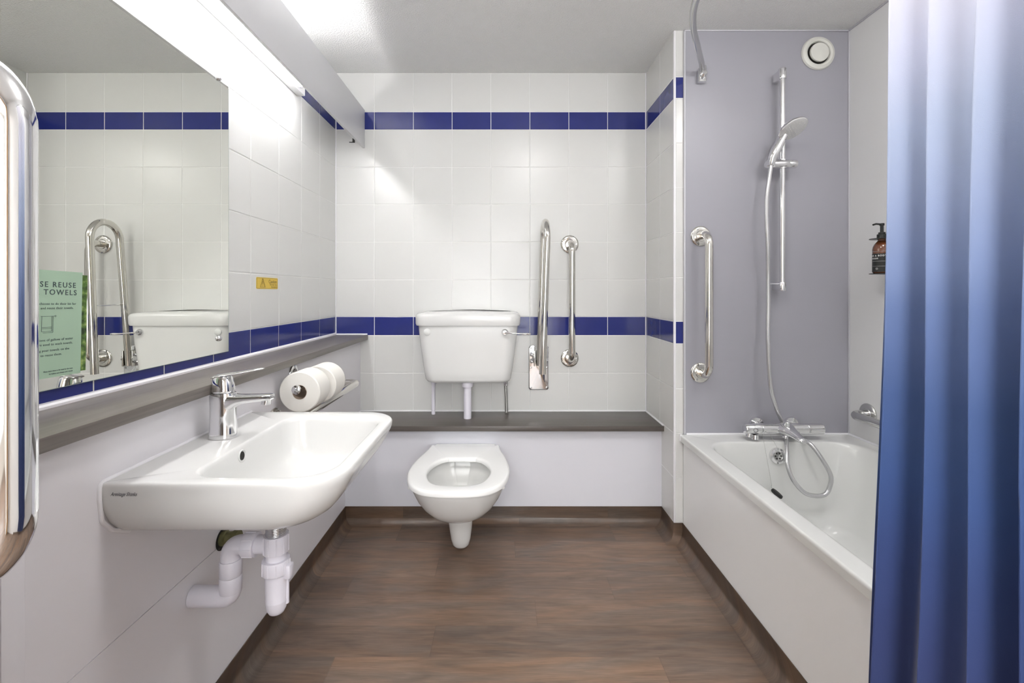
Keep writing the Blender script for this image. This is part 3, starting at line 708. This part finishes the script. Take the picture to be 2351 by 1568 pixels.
bm_ = Mesh().loft(rings, True, True)
bm_.build('bowl', 'ceramic', wc, smooth=60)
ms = Mesh(); S = []
for z, hw, y0, y1 in ((-.84, .056, 1.80, 2.137), (-.88, .053, 1.815, 2.10), (-.92, .050, 1.828, 2.05), (-.97, .045, 1.842, 1.99), (-1.01, .040, 1.853, 1.965), (-1.034, .034, 1.862, 1.955), (-1.044, .026, 1.871, 1.946), (-1.048, .014, 1.884, 1.933)):
    S.append(rrect(TC-hw, TC+hw, y0, y1, min(hw*.92, (y1-y0)*.48), H+z, 8, 3))
ms.loft(S).build('trap_horn', 'ceramic', wc, smooth=60)
Mesh().loft([pin(.085, 1.735, 1.955, H-.822), pin(.083, 1.737, 1.953, H-.8215)]).build('water', mat('toilet_water', (.62, .64, .58), .03), wc)
ms = Mesh(); ms.lathe([(.001, 0), (.010, 0), (.010, .02), (.001, .02)], (TC, 2.13, H-.76), (0, 1, 0), 16)

# cistern
ci = thing('cistern', 'white ceramic toilet cistern mounted on the back wall above the ledge', 'cistern', (TC, 2.28, H-.43))
CC = -.1675
S = []
for z, hw, yf, r in ((-.437, .150, 2.235, .03), (-.4365, .185, 2.212, .045), (-.431, .200, 2.200, .05), (-.420, .207, 2.193, .05), (-.38, .214, 2.190, .05), (-.25, .232, 2.186, .05), (-.160, .241, 2.184, .05)):
    S.append(rrect(CC-hw, CC+hw, yf, YB-.004, [r, r, .004, .004], H+z, 10, 4))
ms = Mesh().loft(S); ms.build('tank', 'ceramic', ci, smooth=50)
S = []
for z, hw, yf, r in ((-.1605, .242, 2.183, .05), (-.159, .250, 2.176, .05), (-.150, .253, 2.173, .05), (-.118, .2535, 2.172, .05), (-.108, .251, 2.175, .05), (-.102, .243, 2.184, .05), (-.0995, .225, 2.205, .05)):
    S.append(rrect(CC-hw, CC+hw, yf, YB-.002, [r, r, .004, .004], H+z, 10, 6))
for r in S[3:]:
    for p in r: p.z += .010*(1-((p.x-CC)/.25)**2)*min(1, (p.y-2.17)/.06+.35)
Mesh().loft(S).build('lid', 'ceramic', ci, smooth=50)
Mesh().lathe([(.001, 0), (.0165, 0), (.0165, -.003), (.013, -.006), (.001, -.0075)], (CC-.191, 2.1857, H-.189), (0, 1, 0), 28).build('button_cap', 'lens', ci)
fl = Mesh().lathe([(.001, 0), (.017, 0), (.017, -.006), (.014, -.012), (.010, -.018), (.001, -.019)], (CC+.178, 2.186, H-.190), (0, 1, 0), 28)
fl = fl.build('flush_boss', 'chrome', ci)
S = []
for (x, hz, z) in ((CC+.178, .007, -.190), (CC+.20, .0045, -.191), (CC+.235, .0035, -.194), (CC+.262, .0055, -.196), (CC+.285, .0065, -.196), (CC+.298, .004, -.196), (CC+.301, .0015, -.196)):
    S.append([V(x, 2.160+hz*1.2*math.cos(2*PI*q/14), H+z+hz*math.sin(2*PI*q/14)*.8) for q in range(14)])
Mesh().loft(S).build('flush_lever', 'chrome', ci)
Mesh().lathe([(.001, 0), (.026, 0), (.027, .002), (.027, .020), (.024, .024), (.001, .024)], (CC-.003, 2.235, H-.459), (0, 0, 1), 32).build('flush_pipe_nut', 'pvc', ci)
Mesh().tube([(CC-.003, 2.235, .4575), (CC-.003, 2.235, H-.445)], .0185, 28).build('flush_pipe', 'pvc', ci)
o = Mesh().tube([(CC-.181, 2.31, .4575), (CC-.180, 2.31, H-.455), (CC-.178, 2.31, H-.43)], .0095, 16).build('overflow_pipe', 'pvc', ci)
Mesh().lathe([(.001, 0), (.013, 0), (.013, .02), (.001, .02)], (CC-.179, 2.31, H-.46), (0, 0, 1), 12).build('overflow_nut', 'pvc', ci)
Mesh().tube([(CC+.187, 2.305, .458), (CC+.185, 2.305, H-.52), (CC+.182, 2.305, H-.466)], .0075, 16).build('supply_hose', 'braid', ci)
for h_, r_, z_, x_ in ((.028, .0105, H-.468, .182), (.012, .010, .4575, .187)): Mesh().lathe([(.001, 0), (r_, 0), (r_, h_), (.001, h_)], (CC+x_, 2.305, z_), (0, 0, 1), 6).build('hose_nut', 'chrome', ci, smooth=20)

# ------------------------------------------------------------------ fold-up support rail on back wall
fr = thing('fold_up_rail', 'chrome fold-up support rail, double tube raised upright beside the cistern', 'grab rail', (.186, YB, H-.39))
RR = rrect(.1345, .2365, -.502, -.2735, .014, 0, 6, 4)
S = [[V(p.x, YB-.0015-dy_, H+p.y) for p in rrect(.1345+i_, .2365-i_, -.502+i_, -.2735-i_, .014, 0, 6, 4)] for dy_, i_ in ((0, 0), (.004, 0), (.006, .002), (.0065, .004))]
Mesh().loft(S).build('wall_plate', 'chrome', fr)
for x, z in ((.145, -.285), (.226, -.285), (.145, -.387), (.226, -.387), (.145, -.490), (.226, -.490)): Mesh().lathe([(.001, 0), (.0055, 0), (.0045, -.0025), (.001, -.003)], (x, YB-.008, H+z), (0, 1, 0), 14).build('screw', 'satin', fr)
for x_ in (.158, .206): Mesh().box((x_, YB-.05, H-.375), (x_+.006, YB-.007, H-.295), .002).build('hinge_bracket', 'steel', fr)
Mesh().lathe([(.001, 0), (.022, 0), (.025, .004), (.022, .008), (.001, .008)], (.150, YB-.035, H-.335), (1, 0, 0), 24).build('hinge_cap', 'chrome', fr)
for z in (-.318, -.352): Mesh().lathe([(.001, 0), (.008, 0), (.008, -.010), (.006, -.013), (.001, -.013)], (.152, YB-.033, H+z), (1, 0, 0), 16).build('hinge_pin', 'chrome', fr)
Mesh().lathe([(.001, 0), (.012, 0), (.012, .010), (.001, .012)], (.210, YB-.035, H-.335), (1, 0, 0), 20).build('hinge_pin', 'chrome', fr)
pts = [V(.186, 2.336, H-.372), V(.193, 2.320, H-.10), V(.203, 2.299, H+.252)]
top = []
a_, b_2 = V(.203, 2.299, H+.255), V(.206, 2.134, H+.255); cc = (a_+b_2)/2; ra = (a_-b_2).length/2
for q in range(0, 17):
    th = PI*q/16; top.append(cc+(a_-cc)*math.cos(th)+V(0, 0, ra*math.sin(th)))
pts += top+[V(.196, 2.136, H-.05), V(.186, 2.139, H-.381)]
Mesh().tube(pts, .0165, 28).build('rail', 'steel', fr)
Mesh().tube([(.198, 2.311, H-.062), (.198, 2.137, H-.062)], .0028, 10).build('cross_rod', 'chrome', fr)

grab_rail('grab_rail', 'vertical chrome grab rail on the back tiles right of the fold-up rail', (.345, YB-.0015, H-.339), (.345, YB-.0015, H+.247), (0, -1, 0), .085, .0165, .046, .045)
grab_rail('grab_rail', 'vertical chrome grab rail on the grey panel at the foot of the bath', (.852, YA-.004, H-.346), (.852, YA-.004, H+.242), (0, -1, 0), .085, .0165, .043, .045)
grab_rail('grab_rail', 'horizontal chrome grab rail on the bath side wall, partly behind the curtain', (XBR, 1.875, H-.497), (XBR, 1.20, H-.497), (-1, 0, 0), .075, .0165, .043, .045, 'satin')

# ------------------------------------------------------------------ bath
ZB = .457
bt = thing('bathtub', 'white acrylic bathtub with flat white side panel along the right wall', 'bathtub', (1.13, 1.13, 0))
BY0, BY1 = .272, YA-.005; bx0, bx1 = .765, XBR-.001
def bo(d, z, r=.006): return rrect(bx0+d, bx1, BY0, BY1, [r, .002, .002, r], z, 10, 10)
def bi(d, z, de=0, r=.10): return rrect(.830+d, 1.425-d, .42+d+de, 1.880-d*.6, [r+.05, r+.05, r, r], z, 10, 10)
rings = [bo(.008, ZB-.030), bo(.002, ZB-.030), bo(0, ZB-.0285), bo(0, ZB-.026), bo(-.0008, ZB-.009), bo(-.0008, ZB-.007), bo(0, ZB-.0035), bo(.0020, ZB-.0010), bo(.0048, ZB), bo(.0065, ZB), bo(.014, ZB+.0003)]
rings += [bi(-.016, ZB), bi(-.012, ZB-.0004), bi(-.004, ZB-.002), bi(0, ZB-.007), bi(.004, ZB-.018), bi(.015, ZB-.06, .03), bi(.033, ZB-.14, .08), bi(.052, ZB-.23, .14), bi(.070, ZB-.31, .20), bi(.088, ZB-.345, .24), bi(.12, ZB-.362, .28), bi(.17, ZB-.367, .32, .06)]
Mesh().loft(rings, False, True).build('tub', 'acrylic', bt, smooth=50)
Mesh().box((.779, BY0, .003), (.79, YA-.006, ZB-.030)).build('side_panel', 'bath_panel', bt, smooth=0)
ms = Mesh(); ms.tube([(.79, YA-.006, ZB+.002), (XBR-.004, YA-.006, ZB+.002), (XBR-.004, .5, ZB+.002)], .0055, 10); ms.box((.762, YA-.012, ZB-.030), (.775, YA-.001, ZB+.001), .004); ms.build('sealant_bead', 'sealant', bt)
oc = V(1.118, 1.868, H-.665); onm = V(0, -1, .12).normalized()
ms = Mesh(); ms.lathe([(.016, .001), (.018, .006), (.023, .008), (.031, .005), (.033, 0), (.033, -.006), (.016, -.006)], oc, onm, 36); of = ms.build('overflow', 'chrome', bt)
Mesh().lathe([(.001, -.001), (.0175, -.001), (.0175, .004), (.001, .0045)], oc, onm, 28).build('overflow_grid', 'satin', of)
ms = Mesh(); aa = onm.cross(V(1, 0, 0)).normalized()
for q in range(6): ms.lathe([(.0001, 0), (.0032, 0), (.0032, .0008), (.0001, .0008)], oc+onm*.0046+V(1, 0, 0)*(.0115*math.cos(q*PI/3))+aa*(.0115*math.sin(q*PI/3)), onm, 12)
ms.build('overflow_holes', 'dark', of)
pl = thing('bath_plug', 'black rubber plug on a bead chain hanging in the bathtub', 'plug', (1.085, 1.82, H-.80))
def beads(ms, a, b, step=.0042, r=.0013):
    a, b = Vector(a), Vector(b); n = int((b-a).length/step)
    for q in range(n+1):
        p = a.lerp(b, q/max(n, 1)); ms.lathe([(.0002, -r), (r*.75, -r*.7), (r, 0), (r*.75, r*.7), (.0002, r)], p, (0, 0, 1), 6)
    ms.tube([a, b], .0004, 5)
ms = Mesh(); beads(ms, (1.055, 1.865, H-.578), (1.070, 1.828, H-.766)); beads(ms, (1.088, 1.868, H-.580), (1.112, 1.850, H-.640)); ms.build('bead_chain', 'satin', pl)
ms = Mesh(); ms.tube([(1.070, 1.828, H-.766), (1.068, 1.827, H-.774), (1.072, 1.826, H-.782)], .0009, 8); ms.build('link', 'satin', pl)
Mesh().lathe([(.001, 0), (.020, 0), (.023, .004), (.021, .012), (.001, .014)], (1.082, 1.820, H-.802), (.55, -.2, .8), 28).build('plug_body', 'rubber', pl)

# ------------------------------------------------------------------ bath shower mixer
MX, MY, MZ = 1.165, 1.905, H-.566
mx_ = thing('bath_mixer', 'chrome thermostatic bar mixer on the wall above the bath end', 'tap', (MX, MY, MZ))
ms = Mesh(); ms.lathe([(.001, -.165), (.018, -.163), (.0215, -.158), (.0225, -.100), (.0225, -.098), (.0215, -.097), (.0215, -.095), (.0225, -.094), (.0235, .0), (.0225, .092), (.0215, .093), (.0215, .095), (.0225, .096), (.0225, .150), (.0215, .158), (.017, .162), (.001, .163)], (MX, MY, MZ), (1, 0, 0), 36)
ms.build('body', 'chrome', mx_)
for s_ in (-1, 1):
    ms = Mesh(); ms.lathe([(.001, 0), (.030, 0), (.031, .004), (.028, .012), (.014, .016), (.013, .05), (.001, .05)], (MX+s_*.075, YA-.004, MZ), (0, -1, 0), 32); ms.build('wall_union', 'chrome', mx_)
ms = Mesh(); S = []
for (y, hx, hz, z) in ((MY+.005, .045, .024, 0), (MY-.02, .040, .023, .001), (MY-.045, .028, .019, .0), (MY-.075, .020, .015, -.004), (MY-.10, .0165, .0125, -.009), (MY-.118, .015, .011, -.013), (MY-.125, .010, .007, -.014)):
    S.append([V(MX+.002+hx*math.cos(2*PI*q/28), y, MZ+z+hz*math.sin(2*PI*q/28)) for q in range(28)])
ms.loft(S).build('spout', 'chrome', mx_, smooth=60)
Mesh().lathe([(.001, 0), (.010, 0), (.0105, .02), (.008, .023), (.001, .024)], (MX-.006, MY-.032, MZ+.015), (0, 0, 1), 24).build('diverter_knob', 'chrome', mx_)
Mesh().lathe([(.001, 0), (.012, 0), (.012, .010), (.010, .016), (.001, .017)], (MX+.006, MY-.004, MZ-.038), (0, 0, 1), 24).build('hose_outlet', 'chrome', mx_)
ms = Mesh(); ms.lathe([(.001, 0), (.015, 0), (.015, .018), (.001, .02)], (MX-.125, MY-.012, MZ-.040), (.1, .15, 1), 24); ms.lathe([(.001, 0), (.011, 0), (.011, .015), (.001, .017)], (MX-.150, MY-.01, MZ-.030), (.3, 0, 1), 20); ms.build('temperature_stop', 'chrome', mx_)
ms = Mesh(); ms.tube([(MX-.128+.0085*math.cos(q*PI/8), MY-.0225, MZ+.0085*math.sin(q*PI/8)) for q in range(16)], .0008, 6, closed=True)
ms.build('stop_button', 'ink_grey', mx_); ms = Mesh()
for x in (MX-.100, MX+.096):
    for dz in (-.006, 0, .006): ms.box((x, MY-.0238, MZ+dz-.0012), (x+.004, MY-.0225, MZ+dz+.0004))
ms.build('dial_marks', 'ink_grey', mx_)

# shower riser rail, handset, hose
sx_, sy_ = 1.1715, 1.925
rr_ = thing('shower_rail', 'vertical chrome shower riser rail on the grey panel', 'shower rail', (sx_, sy_, H))
Mesh().tube([(sx_, sy_, H+.012), (sx_, sy_, H+.930)], .0112, 24).build('pole', 'chrome', rr_)
for z0, z1, c0 in ((H+.893, H+.936, -.006), (H+.006, H+.042, -.0)):
    ms = Mesh(); ms.lathe([(.001, 0), (.0155, 0), (.016, .002), (.016, z1-z0-.002), (.015, z1-z0), (.001, z1-z0)], (sx_, sy_, z0), (0, 0, 1), 28)
    ms.box((sx_-.012, sy_, z0+.002), (sx_+.012, YA-.004, z1-.002), .004)
    ms.build('wall_bracket', 'chrome', rr_)
Mesh().box((sx_-.048, sy_-.006, H+.034), (sx_+.016, sy_+.010, H+.037), .001).build('hose_guide', 'plastic', rr_)
SZ = H+.536
ms = Mesh(); ms.lathe([(.001, -.070), (.015, -.070), (.0175, -.066), (.0185, -.02), (.0185, .0), (.0185, .020), (.0172, .022), (.0180, .024), (.0180, .052), (.0165, .055), (.001, .055)], (sx_, sy_-.003, SZ), (1, 0, 0), 28); ms.lathe([(.001, -.019), (.016, -.0185), (.0165, 0), (.016, .0185), (.001, .019)], (sx_, sy_, SZ), (0, 0, 1), 24)
ms.build('slider', 'chrome', rr_)
hs = thing('shower_handset', 'white-faced chrome shower handset clipped on the riser rail', 'shower head', (1.115, 1.895, SZ))
hc = V(1.176, 1.862, H+.664); hn = V(.20, -.50, -.84).normalized()
Mesh().lathe([(.001, -.022), (.025, -.020), (.045, -.012), (.055, -.003), (.0565, .003), (.052, .004), (.001, .004)], hc, hn, 44).build('head', 'chrome', hs)
face = Mesh().lathe([(.001, .003), (.0545, .003), (.0535, .0060), (.048, .0075), (.001, .009)], hc, hn, 44).build('face', 'shower_face', hs)
ms = Mesh(); a1 = hn.orthogonal().normalized(); b1 = hn.cross(a1)
for ring_, cnt in ((.010, 6), (.020, 12), (.030, 18), (.040, 24)):
    for q in range(cnt):
        th = 2*PI*q/cnt; ms.lathe([(.0003, 0), (.0011, .0002), (.0008, .0018), (.0002, .002)], hc+hn*(.0082-.0000)+a1*(ring_*math.cos(th))+b1*(ring_*math.sin(th)), hn, 6)
ms.build('nozzles', 'white_ink', face)
ms = Mesh(); hp = spline([(1.1085, 1.897, SZ-.012), (1.113, 1.893, SZ+.02), (1.125, 1.888, SZ+.05), (1.140, 1.884, SZ+.082), (1.154, 1.880, SZ+.108)], 5)
ms.tube(hp, .012, 24, rs=[.0115+.0065*math.sin(PI*min(1, i/len(hp)*1.15))**1 + .002*i/len(hp) for i in range(len(hp))]); ms.build('handle', 'chrome', hs, smooth=60)
ms = Mesh()
for o_ in (-.005, .006): ms.tube([(p.x+o_+.003, p.y-.0125, p.z) for p in hp[6:17]], .0012, 8)
ms.build('handle_grip_lines', 'rubber', hs)
hose = [(1.1085, 1.897, SZ-.010), (1.099, 1.897, H+.46), (1.090, 1.897, H+.38), (1.091, 1.898, H+.28), (1.096, 1.90, H+.20), (1.106, 1.915, H+.056), (1.104, 1.91, H-.06), (1.097, 1.90, H-.196), (1.106, 1.90, H-.376), (1.137, 1.915, H-.470),
        (1.175, 1.940, H-.535), (1.205, 1.940, H-.580), (1.222, 1.895, H-.5995), (1.236, 1.845, H-.610), (1.262, 1.815, H-.660), (1.285, 1.80, H-.718), (1.280, 1.80, H-.765), (1.262, 1.80, H-.792), (1.223, 1.80, H-.797), (1.180, 1.80, H-.783), (1.140, 1.805, H-.735), (1.128, 1.820, H-.680), (1.146, 1.855, H-.630), (1.171, 1.897, H-.601)]
o = Mesh().tube(spline(hose, 8), .0083, 16).build('shower_hose', 'hose', smooth=60); tag(o, 'long silver shower hose looping into the bathtub below the mixer', 'hose')
ho = Mesh().lathe([(.001, 0), (.009, 0), (.0085, .03), (.001, .03)], (1.160, 1.882, H-.626), (.25, .32, .9), 20).build('hose_nut', 'chrome', o)

# ------------------------------------------------------------------ vent
vt = thing('air_vent', 'round cream air vent high on the grey panel above the bath', 'vent', (1.357, YA-.004, H+1.028))
vc = V(1.357, YA-.004, H+1.028)
ms = Mesh(); pr = [(.046, 0), (.070, 0), (.0715, .003), (.068, .010), (.058, .014), (.050, .011), (.046, .004)]
n = 48; rr = [[vc+V(r_*math.cos(2*PI*q/n), -h_, r_*math.sin(2*PI*q/n)) for q in range(n)] for r_, h_ in pr]
ms.loft(rr, loop=True).build('ring', 'vent', vt)
Mesh().lathe([(.001, 0), (.047, 0), (.047, .002), (.001, .002)], vc, (0, -1, 0), 40).build('duct', 'dark', vt)
Mesh().lathe([(.001, .004), (.036, .004), (.0395, .008), (.0405, .013), (.039, .017), (.001, .019)], vc, (0, -1, 0), 40).build('disc', 'vent', vt)

# ------------------------------------------------------------------ soap dispenser on holder
BX, BYy, BZ0 = 1.440, 1.745, H+.066
hb = thing('bottle_holder', 'black metal bottle holder fixed to the bath side wall', 'holder', (XBR, BYy, BZ0))
ms = Mesh(); ms.box((XBR-.003, BYy-.020, BZ0-.045), (XBR-.001, BYy+.020, BZ0+.17), .0006); ms.build('back_plate', 'black', hb)
S = rrect(BX-.038, XBR-.002, BYy-.038, BYy+.038, [.036, .002, .002, .036], 0, 8, 3)
Mesh().loft([zset(S, BZ0+.003), zset(S, BZ0+.0055)]).build('lower_plate', 'black', hb)
ms = Mesh(); Si = [V(BX+.0145*math.cos(a), BYy+.0145*math.sin(a), 0) for a in [math.atan2(p.y-BYy, p.x-BX) for p in S]]
ms.loft([zset(S, BZ0+.1355), zset(S, BZ0+.138), zset(Si, BZ0+.138), zset(Si, BZ0+.1355)], loop=True); ms.build('upper_plate', 'black', hb)
bo_ = thing('soap_bottle', 'amber pump bottle of hair and body wash in the black holder', 'bottle', (BX, BYy, BZ0+.006))
Mesh().lathe([(.001, 0), (.025, 0), (.028, .003), (.029, .010), (.029, .090), (.0275, .100), (.022, .112), (.0155, .120), (.012, .124), (.012, .131), (.001, .131)], (BX, BYy, BZ0+.0060), (0, 0, 1), 40).build('bottle_body', 'amber', bo_)
lab = Mesh(); n = 40; c = V(BX, BYy, BZ0+.0065)
rr = [[c+V(r_*math.cos(PI*.5+PI*q/(n-1)*1.0+.2), r_*math.sin(PI*.5+PI*q/(n-1)*1.0+.2), z_) for q in range(n)] for r_, z_ in ((.0292, .0045), (.0292, .074))]
vs = rr[0]+rr[1]+[c+(p-c)*1.0 for p in []]
lab.add(vs, [(q, q+1, n+q+1, n+q) for q in range(n-1)])
lab.build('label', mat('dark_label', (.012, .013, .012), .4), bo_)['label'] = 'dark wrap label with white lettering'
def wrap(body, size, z, a0, m='white_ink', bold=.0002, space=1.1):
    o_ = text('lettering', body, size, (0, 0, 0), (1, 0, 0), (0, 1, 0), m, bo_, 'CENTER', bold=bold, space=space, depth=.00008)
    R0 = .0295
    for v in o_.data.vertices:
        a = a0+v.co.x/R0; h = v.co.y; d_ = R0+v.co.z
        v.co = V(BX+d_*math.cos(a), BYy+d_*math.sin(a), BZ0+.0065+z+h)
    return o_
A0 = math.radians(197)
wrap('HAIR & BODY', .0082, .063, A0, space=1.3); wrap('WASH', .0078, .0525, A0-math.radians(14), space=1.3)
for z_ in (.0445, .026, .0815):
    Mesh().tube([(BX+.0296*math.cos(math.radians(226)+a*.05), BYy+.0296*math.sin(math.radians(226)+a*.05), BZ0+.0065+z_) for a in range(-22, 23)], .00028, 5).build('label_line', 'white_ink', bo_)
ms = Mesh(); AL = math.radians(200)
for q in range(6):
    a = AL+.095*math.cos(q*PI/3); z_ = .0165+.0028*math.sin(q*PI/3)
    ms.tube([(BX+.0296*math.cos(a+.05*math.cos(w_*PI/4)), BYy+.0296*math.sin(a+.05*math.cos(w_*PI/4)), BZ0+.0065+z_+.0015*math.sin(w_*PI/4)) for w_ in range(8)], .00024, 5, closed=True)
ms.build('label_emblem', 'white_ink', bo_)
pu = Mesh(); pu.lathe([(.001, .131), (.0155, .131), (.0155, .147), (.011, .149), (.011, .155), (.0055, .156), (.0055, .180), (.008, .181), (.008, .189), (.001, .190)], (BX, BYy, BZ0+.0065), (0, 0, 1), 24)
pu.tube(fillet([(BX, BYy, BZ0+.192), (BX-.030, BYy-.010, BZ0+.192), (BX-.044, BYy-.014, BZ0+.188)], .01, 4), .0035, 12); pu.build('pump', 'black', bo_)

# ------------------------------------------------------------------ curtain rail and curtain
ZRL = H+.955
rp = spline([(.852, YA-.012, ZRL-.03), (.835, YA-.06, ZRL-.005), (.765, 1.80, ZRL), (.675, 1.63, ZRL), (.628, 1.48, ZRL), (.605, 1.25, ZRL), (.60, 1.0, ZRL), (.612, .78, ZRL), (.64, .62, ZRL), (.70, .44, ZRL), (.79, .33, ZRL), (.83, .283, ZRL)], 8)
cr = thing('curtain_rail', 'bowed chrome shower curtain rail fixed to the grey bath end panel', 'curtain rail', (.85, YA, ZRL))
ms = Mesh(); S_ = []
ms.tube(rp, .0115, 20); ms.build('rail', 'satin', cr)
ms = Mesh(); S = [rrect(.835, .871, YA-.030, YA-.0045, .010, z_, 6, 2) for z_ in (H+.898, H+.902, H+.945, H+.955)]
ms.loft(S); ms.lathe([(.001, 0), (.014, 0), (.016, .01), (.010, .02), (.001, .021)], (.853, YA-.028, H+.925), (0, -1, .2), 20); ms.lathe([(.001, 0), (.011, 0), (.011, .012), (.001, .013)], (.862, YA-.017, H+.955), (0, 0, 1), 16); ms.build('wall_bracket', 'chrome', cr)
ms = Mesh(); ms.lathe([(.001, 0), (.028, 0), (.028, .01), (.012, .02), (.001, .02)], (.83, .27, ZRL), (0, 1, 0), 24); ms.build('wall_bracket', 'chrome', cr)

cu = thing('shower_curtain', 'blue ombre shower curtain, pale at top and navy below, at the right', 'curtain', (.63, .6, .2))
def cpath(t, z):
    """point of the curtain at t (0 at its free far edge) and height z"""
    f = (ZRL-z)/1.9
    L = .42
    y = .735-L*t+.006*math.sin(z*4.2+t*7)
    x = .6155+.10*t*t
    ph = t*L/.057*2*PI+.6+.25*math.sin(t*11)
    amp = (.020+.005*math.sin(t*13+1.3))*(.80+.30*f)*min(1, t*12+.25)
    x += amp*math.sin(ph+.45*math.sin(ph)+.22*math.sin(z*3.1+t*5))
    y += .010*math.sin(ph+1.2+z*.6)*min(1, t*20)
    lean = .0305*((H+.477)-z)/1.07
    return V(x-lean, y, z)
nu, nz = 260, 60; z0c, z1c = .16, ZRL-.035
vs = [cpath(i/(nu-1), z0c+(z1c-z0c)*j/(nz-1)) for j in range(nz) for i in range(nu)]
fs = [(j*nu+i, j*nu+i+1, (j+1)*nu+i+1, (j+1)*nu+i) for j in range(nz-1) for i in range(nu-1)]
cm = Mesh().add(vs, fs).build('fabric', 'curtain', cu, smooth=180)
md = cm.modifiers.new('thick', 'SOLIDIFY'); md.thickness = .0008
for q in range(7):
    t_ = (q+.02)/6.8*.99; p = cpath(min(t_, 1), z1c)
    near = min(rp, key=lambda r_: abs(r_.y-p.y) if r_.z > 1.9 else 9)
    c = V(near.x, p.y, ZRL-.010)
    ms = Mesh(); ms.tube([c+V(.022*math.cos(a*PI/10), 0, .027*math.sin(a*PI/10)) for a in range(20)], .0018, 8, closed=True)
    ms.build('ring', 'chrome', cu)
